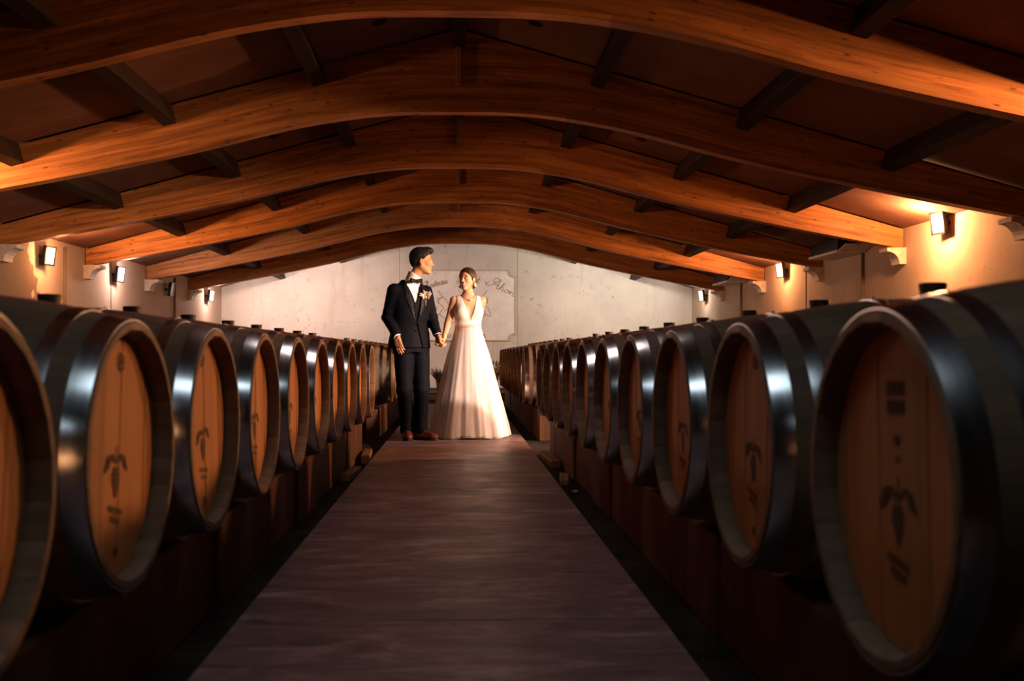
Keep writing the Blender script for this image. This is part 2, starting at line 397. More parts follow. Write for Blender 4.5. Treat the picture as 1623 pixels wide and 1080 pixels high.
for i, yb in enumerate(BEAM_Y):
    if i == 0: continue
    e = empty('roof_beam', (0, yb, 0)); tag(e, BL[i], 'beam', 'curved glulam roof beams')
    link('beam_arch', bmsh, None, e)
    MB().bbox((-.028, -.03, 3.56), (.028, .002, RIDGE-.12), .005).build('ridge_batten', 'plank', e)
    for s in (-1, 1):
        MB().box((s*(W-.10)-.06, -.012, 2.25), (s*(W-.10)+.06, .162, 2.46)).build('end_plate', 'grey_metal', e) if False else None
# ceiling deck, purlins, boards
deck = MB()
for s in (-1, 1):
    x0, x1 = 0, s*(W+.3)
    vs = [(x0, YB-.3, RIDGE+.03), (x1, YB-.3, roof(x1)+.03), (x1, YE+.3, roof(x1)+.03), (x0, YE+.3, RIDGE+.03)]
    vs += [(x, y, z+.15) for x, y, z in vs]
    deck.add(vs, [(0, 1, 2, 3), (7, 6, 5, 4), (0, 4, 5, 1), (1, 5, 6, 2), (2, 6, 7, 3), (3, 7, 4, 0)])
ceil = deck.build('ceiling', 'deck'); struct(ceil, 'pitched ceiling of brown boards and dark purlins between the beams')
PX = [0, 1.47, 2.98, 4.5]; bounds = [0, 1.47, 2.98, 4.5, 6.0]
edges = [YB] + [4.15, 7.2, 10.2, 13.2, 16.2, 19.3, 22.3, YE]
pc = {}
for bi in range(len(edges)-1):
    y0 = edges[bi] + (.15 if bi else 0); y1 = edges[bi+1]
    ym = (y0+y1)/2 if bi else None
    spans = [(y0, ym), (ym, y1)] if bi else [(y0, y1)]
    for s in (-1, 1):
        for k in range(4):
            for (a, c_) in spans:
                xa, xb = bounds[k]*s, bounds[k+1]*s
                g = .004
                xa += s*g; xb -= s*g
                vs = [(xa, a+g, roof(xa)), (xb, a+g, roof(xb)), (xb, c_-g, roof(xb)), (xa, c_-g, roof(xa))]
                vs += [(x, y, z+.022) for x, y, z in vs]
                MB().add(vs, [(0, 1, 2, 3), (7, 6, 5, 4), (0, 4, 5, 1), (1, 5, 6, 2), (2, 6, 7, 3), (3, 7, 4, 0)]).build('ceiling_board', 'panel', ceil)
    if bi == 0: continue
    for k, px in enumerate(PX):
        for s in ((-1, 1) if px else (1,)):
            d = .21; hw = .07
            ang = math.atan(SL)*s if px else 0
            mt = Matrix.Translation((s*px, 0, roof(px))) @ Matrix.Rotation(ang, 4, 'Y')
            MB().bbox((-hw, y0, -d), (hw, y1, -.002 if px else -.02), .006, mt).build('purlin', 'purlin', ceil)
for x, y in ((-.75, 9.45), (.73, 9.45), (-2.3, 12.5), (2.3, 12.5), (-2.3, 18.4), (2.3, 18.4)):
    mt = Matrix.Translation((x, y, roof(x)-.004)) @ Matrix.Rotation(math.atan(SL)*(1 if x > 0 else -1), 4, 'Y')
    vs = [mt @ Vector((.075*math.cos(2*PI*k/16), .075*math.sin(2*PI*k/16), z)) for z in (0, .01) for k in range(16)]
    MB().add(vs, [tuple(range(16))[::-1], tuple(range(16, 32))] + [(k, (k+1) % 16, 16+(k+1) % 16, 16+k) for k in range(16)]).build('air_vent', 'black_metal', ceil)

# ------------------------------------------------------------------ wall flood lamps
LL = {(1, 12.0): 'glowing orange floodlight high on the right wall, largest and nearest lit lamp', (1, 18.0): 'lit orange floodlight on the right wall, second from the frame edge',
      (1, 23.9): 'small dark wall lamp beside the right corner of the end wall', (1, 4.9): 'narrow beam floodlight on the right wall, farthest outside the frame', (1, 6.4): 'orange floodlight on the right wall just outside the frame',
      (1, 7.7): 'orange floodlight on the right wall outside the frame, aimed at the couple', (-1, 9.2): 'orange floodlight on the left wall just outside the frame', (-1, 14.5): 'black framed lit floodlight at far left above the damp stain', (-1, 17.5): 'black framed wall lamp on the white left wall, second from the left',
      (-1, 20.6): 'unlit dark wall lamp on the left wall between two corbels', (-1, 23.85): 'small wall lamp beside the left corner of the end wall'}
for s, y, z, pw, col, aim_y, aim_z, spread, spill in WALL_LAMPS:
    e = empty('wall_lamp', (s*W, y, z), 0 if s > 0 else PI); tag(e, LL[(s, y)], 'wall lamp', 'floodlights along the side walls')
    tilt = Matrix.Translation((-.13, 0, 0)) @ Matrix.Rotation(s*math.radians(12 if pw != 0 and y > 10 else 0), 4, 'Z') @ Matrix.Rotation(math.radians(-8), 4, 'Y')
    hb = MB(); hb.bbox((.0, -.11, -.14), (.05, .11, .14), .012, tilt)
    for yy in (-1, 1): hb.box((-.02, yy*.11-.012, -.14), (.0, yy*.11+.012, .14), tilt)
    for zz in (-1, 1): hb.box((-.02, -.122, zz*.128-.012), (.0, .122, zz*.128+.012), tilt)
    for q in range(5): hb.box((.05, -.09, -.1+q*.045), (.075, .09, -.092+q*.045), tilt)
    hb.build('housing', 'black_metal', e)
    gm = 'glow_off' if pw + spill == 0 else ('glow_warm' if col in (WARM, PEACH) else 'glow_white')
    MB().box((-.012, -.1, -.118), (-.002, .1, .118), tilt).build('glass', gm, e)
    MB().bbox((-.06, -.05, -.02), (0, .05, .02), .004).build('bracket', 'black_metal', e)
    if spill:
        ld = bpy.data.lights.new('spill_light', 'POINT'); ld.energy = spill; ld.color = col; ld.shadow_soft_size = .07
        lo = bpy.data.objects.new('spill_light', ld); C.objects.link(lo); lo.parent = e; lo.location = (-.36, 0, 0)
    if pw:
        ld = bpy.data.lights.new('flood_light', 'AREA'); ld.shape = 'RECTANGLE'; ld.size = .20; ld.size_y = .24; ld.energy = pw; ld.color = col; ld.spread = math.radians(spread)
        lo = bpy.data.objects.new('flood_light', ld); C.objects.link(lo); lo.parent = e; lo.location = (-.24, 0, 0)
        lo.rotation_euler = Vector((-1, aim_y*s, aim_z)).to_track_quat('-Z', 'Y').to_euler()
for i, (x, pw, col) in enumerate(END_WALL_FILLS):
    e = empty('beam_lamp', (x, 22.3+.15, 2.93)); tag(e, ['floodlight behind the left half of the last beam, washing the end wall', 'floodlight behind the right half of the last beam, washing the end wall'][i], 'lamp', 'floods behind the last beam')
    MB().bbox((-.14, .002, -.09), (.14, .05, .09), .01).build('housing', 'black_metal', e); MB().box((-.12, .05, -.07), (.12, .055, .07)).build('glass', 'glow_white', e)
    ld = bpy.data.lights.new('flood_light', 'AREA'); ld.shape = 'RECTANGLE'; ld.size = .24; ld.size_y = .14; ld.energy = pw; ld.color = col
    lo = bpy.data.objects.new('flood_light', ld); C.objects.link(lo); lo.parent = e; lo.location = (0, .07, 0); lo.rotation_euler = Vector((-x*.06, 1, -.25)).to_track_quat('-Z', 'Y').to_euler()
# ceiling panel lamps above and just ahead of the camera
for y_, z_, pw, col, lab in PANEL_LAMPS:
    e = empty('panel_lamp', (0, y_, z_)); tag(e, lab, 'lamp', 'panel lamps over the aisle')
    MB().bbox((-.50, -.42, 0), (.50, .42, .05), .008).build('housing', 'white_sheet', e)
    MB().box((-.47, -.39, -.006), (.47, .39, 0)).build('diffuser', 'white_sheet', e)
    for x in (-.4, .4): MB().tube([(x, 0, .05), (x, 0, roof(x)-z_)], .006, 6).build('hanger', 'grey_metal', e)
    ld = bpy.data.lights.new('panel_light', 'AREA'); ld.shape = 'RECTANGLE'; ld.size = .92; ld.size_y = .76; ld.energy = pw; ld.color = col
    lo = bpy.data.objects.new('panel_light', ld); C.objects.link(lo); lo.parent = e; lo.location = (0, 0, -.01)
# ventilation boxes high on the right wall
for i, (y0, y1) in enumerate(((14.5, 15.6), (20.5, 21.6))):
    e = empty('ventilation_box', (W, y0, 2.30))
    tag(e, ['dark box unit with pale underside under the ceiling, nearer of two on right wall', 'dark box unit with pale underside, farther of two on right wall'][i], 'ventilation unit', 'box units high on the right wall')
    MB().bbox((-.42, 0, .04), (-.005, y1-y0, .22), .01).build('casing', 'black_metal', e)
    MB().bbox((-.45, -.03, .0), (-.005, y1-y0+.03, .04), .006).build('rim', 'white_sheet', e)
    mt = Matrix.Translation((-.42, -.03, .02)) @ Matrix.Rotation(math.radians(-14), 4, 'X')
    MB().box((0, -.30, 0), (.40, 0, .012), mt).build('flap', 'white_sheet', e)
# ------------------------------------------------------------------ sign on the end wall
PXW = YE/F
def wx(x): return (x-727)*PXW
def wz(y): return .8+(562-y)*PXW
sc = (wx(733), YE, (wz(428)+wz(541))/2)
sg = empty('estate_sign', sc); tag(sg, 'large pale painted sign with script lettering on the end wall', 'sign')
hw_, hh = (818-733)*PXW, (541-428)/2*PXW; cr = .17
def outline(d):
    a, b_ = hw_-d, hh-d; r = cr + d*.3; pts = []
    for (sx, sy, a0) in ((1, 1, 0), (-1, 1, 1), (-1, -1, 2), (1, -1, 3)):
        cxx, cyy = sx*a, sy*b_
        arc = [(cxx - sx*r*math.cos(t)*1.0, cyy - sy*r*math.sin(t)) for t in [PI/2*k/6 for k in range(7)]]
        arc = [(cxx, cyy - sy*r*1.18)] + [(cxx - sx*r*math.sin(t), cyy - sy*r*math.cos(t)) for t in [PI/2*k/6 for k in range(7)]] + [(cxx - sx*r*1.18, cyy)]
        if a0 in (1, 3): arc = arc[::-1]
        pts += arc
    return pts
po = outline(0); pi_ = outline(.035); n = len(po)
mb = MB(); vs = [(x, -.012, z) for x, z in pi_] + [(x, 0, z) for x, z in pi_]
mb.add(vs, [tuple(range(n)), tuple(range(2*n-1, n-1, -1))] + [((i+1) % n, i, n+i, n+(i+1) % n) for i in range(n)]).build('board', 'sign', sg)
vs = [(x, -.03, z) for x, z in po] + [(x, -.03, z) for x, z in pi_] + [(x, 0, z) for x, z in po] + [(x, 0, z) for x, z in pi_]
fs = []
for i in range(n):
    j = (i+1) % n
    fs += [(i, j, n+j, n+i), (j, i, 2*n+i, 2*n+j), (n+i, n+j, 3*n+j, 3*n+i)]
MB().add(vs, fs).build('moulding', 'moulding', sg)
GL = {
 'a': ([[(.75,.85),(.4,1),(.05,.6),(.1,.1),(.4,0),(.75,.5),(.8,1),(.78,.3),(.9,0),(1.15,.25)]], 1.1),
 'e': ([[(0,.3),(.45,.5),(.6,.8),(.4,1),(.1,.75),(.05,.3),(.3,0),(.6,.1),(.9,.3)]], .85),
 't': ([[(0,.25),(.25,1),(.32,1.75),(.25,.5),(.3,.05),(.5,.03),(.75,.3)], [(0,1.1),(.6,1.15)]], .7),
 'u': ([[(0,.4),(.15,1),(.12,.3),(.3,0),(.6,.25),(.75,1),(.72,.3),(.85,0),(1.1,.3)]], 1.05),
 'h': ([[(0,.2),(.35,1.6),(.4,2.1),(.2,1.9),(.12,.9),(.1,0),(.2,.7),(.5,1),(.65,.8),(.62,.2),(.75,0),(1,.3)]], 1.0),
 'o': ([[(.5,1),(.1,.7),(.1,.2),(.4,0),(.75,.3),(.75,.8),(.5,1),(.6,.75),(1,.8)]], .95),
 'n': ([[(0,.3),(.12,1),(.1,0),(.2,.7),(.5,1),(.65,.8),(.62,.2),(.75,0),(1,.3)]], 1.0),
 'i': ([[(0,.3),(.15,1),(.1,.2),(.25,0),(.5,.3)], [(.2,1.35),(.22,1.45)]], .5),
 'S': ([[(-.5,.5),(-.3,.1),(.2,0),(.8,.3),(.8,.9),(.4,1.4),(.3,2.0),(.7,2.6),(1.2,2.4),(1.1,1.9),(.8,1.9)]], 1.25),
 'A': ([[(-1.3,.55),(-1.25,.75),(-1.05,.6),(-1.1,.25),(-.7,.1),(-.2,.35),(.4,1.3),(.95,2.45),(1.0,2.5),(1.02,1.5),(1.05,.25),(1.25,0),(1.5,.25)], [(.1,1.0),(1.25,1.05)], [(.95,2.45),(.35,2.7),(-.15,2.3),(-.2,1.8),(.1,1.5),(.5,1.7)]], 1.5),
 'C': ([[(1.0,2.0),(1.15,2.4),(.8,2.6),(.3,2.2),(0,1.2),(.15,.3),(.6,0),(1.1,.4)]], 1.1),
 '^': ([[(-.85,1.5),(-.55,1.85),(-.2,1.5)]], 0)}
def catmull(p, k=5):
    p = [Vector((a, b_, 0)) for a, b_ in p]
    if len(p) < 3: return p
    q = [2*p[0]-p[1]] + p + [2*p[-1]-p[-2]]; out = []
    for i in range(1, len(q)-2):
        for j in range(k):
            t = j/k
            out.append(.5*((2*q[i]) + (q[i+1]-q[i-1])*t + (2*q[i-1]-5*q[i]+4*q[i+1]-q[i+2])*t*t + (3*q[i]-q[i-1]-3*q[i+1]+q[i+2])*t**3))
    return out + [p[-1]]
def script(word, x_start, size, name='script_word'):
    mb = MB(); x = 0
    for ch in word:
        for st in GL[ch][0]:
            pts = []
            for v in catmull(st):
                lx = (x + v.x*1.2 + v.y*.5)*size; X = x_start + lx
                base = wz(447.5 + ((X - sc[0])/PXW)**2*.0036) - sc[2]
                pts.append((X - sc[0], -.016, base + v.y*size))
            rr = [max(.004, .0068*(.55+.75*abs(math.sin(.9*i+.4)))) for i in range(len(pts))]
            mb.tube(pts, rr, 5)
        x += GL[ch][1]*1.25
    mb.build(name, 'sign_paint', sg)
SZ = 5.2*PXW
script('Chateau', wx(664), SZ); script('Saint', wx(726), SZ*1.1); script('Ahon', wx(778), SZ*1.25)
def txt(name, body, size, loc, mat, parent):
    cu = bpy.data.curves.new(name, 'FONT'); cu.body = body; cu.size = size; cu.align_x = 'CENTER'; cu.extrude = .002; cu.space_character = 1.12; cu.offset = .004
    o = bpy.data.objects.new(name, cu); C.objects.link(o); o.rotation_euler = (PI/2, 0, 0)
    bpy.context.view_layer.update(); dg = bpy.context.evaluated_depsgraph_get()
    me = bpy.data.meshes.new_from_object(o.evaluated_get(dg)); bpy.data.objects.remove(o)
    me.materials.clear()
    q = link(name, me, mat, parent, loc); q.rotation_euler = (PI/2, 0, 0); return q
txt('capital_line', 'CRU BOURGEOIS', 8.6*PXW, (0, -.014, wz(536)-sc[2]), 'sign_paint', sg)
em = MB()       # faint crest with two scrolling supporters
def estroke(pts, r=.006):
    em.tube([(v.x*PXW, -.016, v.y*PXW) for v in catmull(pts)], r, 5)
for sx in (-1, 1):
    estroke([(sx*16, -14), (sx*26, -20), (sx*36, -12), (sx*30, -2), (sx*38, 6), (sx*34, 14), (sx*26, 10), (sx*22, 0), (sx*28, -8)])
    estroke([(sx*30, 13), (sx*35, 20), (sx*39, 25)]); estroke([(sx*34, 12), (sx*40, 12), (sx*38, 4)])
    estroke([(sx*22, 2), (sx*16, 8), (sx*14, 2)]); estroke([(sx*36, -12), (sx*44, -16), (sx*42, -6), (sx*38, 0)])
    estroke([(0, 16), (sx*13, 14), (sx*13, -6), (sx*7, -18), (0, -22)])
    estroke([(0, -28), (sx*14, -25), (sx*24, -30)])
em.build('crest', 'sign_paint', sg).location = (0, 0, -.02)

# ------------------------------------------------------------------ barrels
LEN = .94; RH = .280; RB = .345; AX = .59
def rad(x): return RB - (RB-RH)*(x/(LEN/2))**2
NS = 24
def stave_mesh(bung=False):
    xs = [-LEN/2, -LEN/2+.012, -LEN/2+.05] + list(np.linspace(-.32, .32, 9)) + [LEN/2-.05, LEN/2-.012, LEN/2]
    vs = []; hw = PI/NS*.992
    for i, x in enumerate(xs):
        ro = rad(x); ri = ro-.036
        if i in (0, len(xs)-1): ri = ro-.016; ro -= .003
        elif i in (1, len(xs)-2): ri = ro-.028
        for r, aa in ((ro, -1), (ro+.0006, -.33), (ro+.0006, .33), (ro, 1), (ri, 1), (ri, -1)):
            a = PI/2 + aa*hw
            vs.append((x, r*math.cos(a), r*math.sin(a)))
    fs = []; n = 6
    for i in range(len(xs)-1):
        for k in range(n): fs.append((i*n+k, i*n+(k+1) % n, (i+1)*n+(k+1) % n, (i+1)*n+k))
    fs += [tuple(range(n))[::-1], tuple((len(xs)-1)*n+k for k in range(n))]
    me = MB().add(vs, fs).mesh('stave'); smooth_by_angle(me, 40)
    me.materials.append(M['oak_wine'] if bung else M['oak']); return me
STAVE = stave_mesh(); STAVEW = stave_mesh(True)
HX = -LEN/2+.042; HR = .2535
def plank_mesh(a, c_, x0=HX, x1=HX+.02):
    a += .0004; c_ -= .0004; R = HR
    a2, c2 = max(a, -R+.002), min(c_, R-.002)
    ys = np.linspace(a2, c2, 7)
    poly = [(y, math.sqrt(max(R*R-y*y, 0))) for y in ys] + [(y, -math.sqrt(max(R*R-y*y, 0))) for y in ys[::-1]]
    n = len(poly); vs = [(x0, y, z) for y, z in poly] + [(x1, y, z) for y, z in poly]
    fs = [tuple(range(n)), tuple(range(2*n-1, n-1, -1))] + [((i+1) % n, i, n+i, n+(i+1) % n) for i in range(n)]
    me = MB().add(vs, fs).mesh('head_plank'); me.materials.append(M['head']); return me
PB = [-.2535, -.18, -.105, -.02, .072, .145, .205, .2535]
PLANKS = [plank_mesh(PB[i], PB[i+1], HX + (.0015 if i % 2 else 0)) for i in range(len(PB)-1)]
vs = [(LEN/2-.042, HR*math.cos(2*PI*k/24), HR*math.sin(2*PI*k/24)) for k in range(24)] + [(LEN/2-.062, HR*math.cos(2*PI*k/24), HR*math.sin(2*PI*k/24)) for k in range(24)]
REAR = MB().add(vs, [tuple(range(24)), tuple(range(47, 23, -1))] + [((k+1) % 24, k, 24+k, 24+(k+1) % 24) for k in range(24)]).mesh('rear_head'); REAR.materials.append(M['head'])
def hoop_mesh(x0, x1):
    n = 72; vs = []; fs = []; t = .0022
    prof = [(x0, rad(x0)+.0004), (x0, rad(x0)+t), ((x0+x1)/2, rad((x0+x1)/2)+t+.0003), (x1, rad(x1)+t), (x1, rad(x1)+.0004)]
    for k in range(n):
        a = 2*PI*k/n
        for x, r in prof: vs.append((x, r*math.cos(a), r*math.sin(a)))
    q = len(prof)
    for k in range(n):
        for j in range(q): fs.append((k*q+j, ((k+1) % n)*q+j, ((k+1) % n)*q+(j+1) % q, k*q+(j+1) % q))
    me = MB().add(vs, fs).mesh('hoop'); smooth_by_angle(me, 40); me.materials.append(M['hoop']); return me
h = LEN/2
HOOPS = [hoop_mesh(-h+.004, -h+.046), hoop_mesh(-h+.086, -h+.117), hoop_mesh(-.165, -.135), hoop_mesh(.135, .165), hoop_mesh(h-.117, h-.086), hoop_mesh(h-.046, h-.004)]
bg = MB(); vs = []
for z, r in ((RB-.012, .026), (RB+.030, .032), (RB+.034, .030)): vs += [(r*math.cos(2*PI*k/16), r*math.sin(2*PI*k/16), z) for k in range(16)]
bg.add(vs, [tuple(range(16))[::-1], tuple(range(32, 48))] + [(j*16+k, j*16+(k+1) % 16, (j+1)*16+(k+1) % 16, (j+1)*16+k) for j in range(2) for k in range(16)])
BUNG = bg.mesh('bung'); smooth_by_angle(BUNG, 40); BUNG.materials.append(M['bung'])
NAIL = MB().ell((0, 0, 0), (.006, .006, .004), 8, 5).mesh('hoop_nail', True); NAIL.materials.append(M['nail'])
def brand_mesh(kind):
    mb = MB(); x = HX-.0008
    def poly(pts):
        c_ = sum(p[0] for p in pts)/len(pts), sum(p[1] for p in pts)/len(pts)
        n = len(pts); mb.add([(x, -p[0], p[1]) for p in pts] + [(x, -c_[0], c_[1])], [(i, (i+1) % n, n) for i in range(n)])
    def ell(cx, cy, rx, ry, rot=0, n=12):
        poly([(cx + rx*math.cos(2*PI*k/n)*math.cos(rot) - ry*math.sin(2*PI*k/n)*math.sin(rot), cy + rx*math.cos(2*PI*k/n)*math.sin(rot) + ry*math.sin(2*PI*k/n)*math.cos(rot)) for k in range(n)])
    if kind in ('main', 'dated'):
        y0 = -.045
        for r_, row in enumerate((3, 4, 4, 3, 2, 1)):       # hanging bunch
            for k in range(row): ell((k-(row-1)/2)*.0105, y0+.012-r_*.0105, .0062, .0062)
        poly([(-.0025, y0+.02), (.0025, y0+.02), (.004, y0+.062), (-.001, y0+.064)])
        for s in (-1, 1):                                    # drooping leaves
            ell(s*.018, y0+.036, .017, .006, s*.5); ell(s*.042, y0+.034, .018, .0085, -s*.25)
            ell(s*.058, y0+.018, .015, .0065, -s*.95); ell(s*.045, y0+.020, .011, .005, -s*.7)
        for r_ in range(2):                                  # burnt lettering line too blurred to read
            for k in range(7-r_*2):
                cx = (k-(6-r_*2)/2)*.0115; cy = y0-.073-r_*.020-cx*.18
                poly([(cx-.004, cy-.006), (cx+.004, cy-.0065), (cx+.004, cy+.006), (cx-.0038, cy+.0065)])
    if kind == 'dated':
        for r_ in range(2):
            for k in range(5): poly([((k-2)*.014-.005, .145-r_*.03), ((k-2)*.014+.005, .145-r_*.03), ((k-2)*.014+.005, .168-r_*.03), ((k-2)*.014-.005, .168-r_*.03)])
        ell(.0, .075, .011, .009); ell(.002, .045, .005, .006)
    elif kind == 'main':
        for k in range(9): ell(.012+.017*math.cos(2*PI*k/9), .195+.017*math.sin(2*PI*k/9), .005, .005)
        ell(.012, .195, .008, .008); ell(.01, -.205, .010, .010)
    me = mb.mesh('brand_mark'); me.materials.append(M['brand']); return me
BRANDS = {'main': brand_mesh('main'), 'dated': brand_mesh('dated')}
def barrel(x, y, side, label, group, i, far=False, dated=False):
    e = empty('wine_barrel', (x, y, AX), 0 if side > 0 else PI); tag(e, label, 'barrel', group)
    roll = random.uniform(-.03, .03); e.rotation_euler[2] += random.uniform(-.008, .008)
    for k in range(NS):
        o = link('stave', STAVEW if k == 0 else STAVE, None, e); o.rotation_euler = (2*PI*k/NS, 0, 0)
    for me in PLANKS:
        o = link('head_plank', me, None, e); o.rotation_euler = (roll*4, 0, 0)
    o = link('brand_mark', BRANDS['dated' if dated else 'main'], None, e); o.rotation_euler = (roll*4, 0, 0); o['kind'] = 'stuff'
    link('rear_head', REAR, None, e)
    for me in HOOPS: link('hoop', me, None, e)
    b_ = link('bung', BUNG, None, e)
    if far: b_.scale = (1, 1, 1)
    if not far:
        for hx, an in ((-.15, .30), (-.15, -.22), (.15, .26), (-.15, .04)):
            r = rad(hx)+.003
            o = link('hoop_nail', NAIL, None, e, (hx, -r*math.sin(an), r*math.cos(an)))
RY = [1.55, 2.32, 3.06, 3.80, 4.54, 5.27, 5.99, 6.69, 7.385, 8.08]
LY = [1.43, 2.13, 2.84, 3.55, 4.28, 5.01, 5.71, 6.42, 7.14, 7.88]
RF = [10.06+.70*i for i in range(9)]; LF = [10.30+.70*i for i in range(9)]
ORD = ['first', 'second', 'third', 'fourth', 'fifth', 'sixth', 'seventh', 'eighth', 'ninth', 'tenth']
for i, y in enumerate(RY):
    lab = 'oak wine barrel right of the aisle, nearest and largest, dark stamped head' if i == 0 else f'oak wine barrel in the near right row, {ORD[i]} from the camera'
    barrel(.652+LEN/2, y, 1, lab, 'barrels in the near right row', i, dated=(i == 0))
for i, y in enumerate(LY):
    lab = 'oak wine barrel cut by the left frame edge, nearest on the left' if i == 0 else f'oak wine barrel in the near left row, {ORD[i]} from the camera'
    barrel(-.68-LEN/2, y, -1, lab, 'barrels in the near left row', i)
for i, y in enumerate(RF): barrel(.652+LEN/2, y, 1, f'oak wine barrel in the far right row beyond the gap, {ORD[i]} behind the bride', 'barrels in the far right row', i, True)
for i, y in enumerate(LF): barrel(-.68-LEN/2, y, -1, f'oak wine barrel in the far left row beyond the gap, {ORD[i]} behind the groom', 'barrels in the far left row', i, True)
# timber rails under the barrels
RT = .256
for s, x0, name in ((1, .652, 'right'), (-1, -.68, 'left')):
    for (ya, yb, blk) in ((.95, 8.45, 'near'), (9.72, 16.05, 'far')):
        if s < 0 and blk == 'near': yb = 8.27
        if s < 0 and blk == 'far': ya, yb = 9.95, 16.25
        for off, which in ((.125, 'aisle'), (.70, 'wall')):
            e = empty('timber_rail', (x0+s*(off+.06), (ya+yb)/2, -.05)); tag(e, f'brown timber rail under the {blk} {name} barrels, {which} side', 'rail', 'timber rails carrying the barrels')
            y = ya; yc = (ya+yb)/2
            while y < yb-.01:
                ln = min(random.uniform(.55, .95), yb-y)
                if yb-y-ln < .3: ln = yb-y
                dx = random.uniform(-.012, .012)
                MB().bbox((-.06+dx, y+.004-yc, 0), (.06+dx, y+ln-.004-yc, RT+.05-random.uniform(0, .006)), .006).build('timber', 'rail', e)
                y += ln
# loose boards and blocks on the earth floor beside the aisle
for i, (x, y, lx, ly, lz, rz, lab) in enumerate(((-.735, 8.0, .07, .55, .07, .05, 'short orange brown board lying by the end of the near left row'),
        (-.745, 6.9, .07, .5, .05, -.06, 'narrow dark board on the earth beside the left barrels'),
        (.71, 7.75, .08, .75, .06, .03, 'reddish board lying on the earth beside the near right row'),
        (.70, 6.6, .06, .4, .04, -.1, 'small dark board beside the right barrels'))):
    mt = Matrix.Rotation(rz, 4, 'Z')
    o = MB().bbox((-lx/2, -ly/2, 0), (lx/2, ly/2, lz), .006, mt).build('loose_board', 'plank', None, loc=(x, y, -.05)); tag(o, lab, 'board')
o = MB().ell((0, 0, .012), (.022, .016, .012), 9, 6).build('pebble', 'stone', None, True, (.712, 6.05, -.05)); tag(o, 'small pale pebble on the dark earth right of the aisle', 'stone')

# things at the far end of the aisle
def slat_bench(loc, wdt, dep, hgt, label):
    e = empty('wooden_pallet', loc); tag(e, label, 'pallet')
    for k in range(5): MB().bbox((-wdt/2, -dep/2+k*dep/5+.01, hgt-.022), (wdt/2, -dep/2+(k+1)*dep/5-.01, hgt), .003).build('slat', 'plank', e)
    for x in (-wdt/2+.05, 0, wdt/2-.05): MB().bbox((x-.045, -dep/2, .022), (x+.045, dep/2, hgt-.022), .004).build('bearer', 'plank', e)
    for k in (0, 2, 4): MB().bbox((-wdt/2, -dep/2+k*dep/5+.01, 0), (wdt/2, -dep/2+(k+1)*dep/5-.01, .022), .003).build('bottom_board', 'plank', e)
slat_bench((.02, 16.9, 0), 1.5, .8, .16, 'low wooden pallet across the far end of the aisle behind the bride')
def tuft(loc, n, hgt, spread, mat, name, label, cat, wid=.006, seeds=True, sd=1):
    rr = random.Random(sd); e = empty(name, loc); tag(e, label, cat)
    for part in range(3):
        mb = MB()
        for k in range(n//3):
            a = rr.uniform(0, 2*PI); s = rr.uniform(.1, 1)*spread; hh_ = hgt*rr.uniform(.6, 1)
            p0 = Vector((math.cos(a)*.04*rr.random(), math.sin(a)*.04*rr.random(), 0)); p2 = Vector((math.cos(a)*s, math.sin(a)*s, hh_))
            p1 = Vector((math.cos(a)*s*.3, math.sin(a)*s*.3, hh_*.65))
            mb.tube([p0, p1, p2], [wid*.6, wid, wid*.25], 4)
            if seeds and k % 2 == 0: mb.tube([p2, p2+(p2-p1)*.25, p2+(p2-p1)*.5], [wid, wid*2.4, wid*.5], 5)
        mb.build('stem_cluster', mat, e)['kind'] = 'stuff'
tuft((-.33, 17.0, .168), 90, .42, .20, 'shrub', 'potted_grass', 'grey green grassy plant on the pallet behind the couple', 'plant', .009, False, 2)
tuft((-.66, 16.62, .168), 60, .3, .14, 'grass', 'dried_bouquet', 'bundle of dried grass on the pallet, behind the groom', 'dried plant', .006, True, 3)
tuft((.60, 16.7, .168), 80, .46, .20, 'grass', 'dried_bouquet', 'bundle of dried wheat showing at the right of the dress', 'dried plant', .006, True, 4)
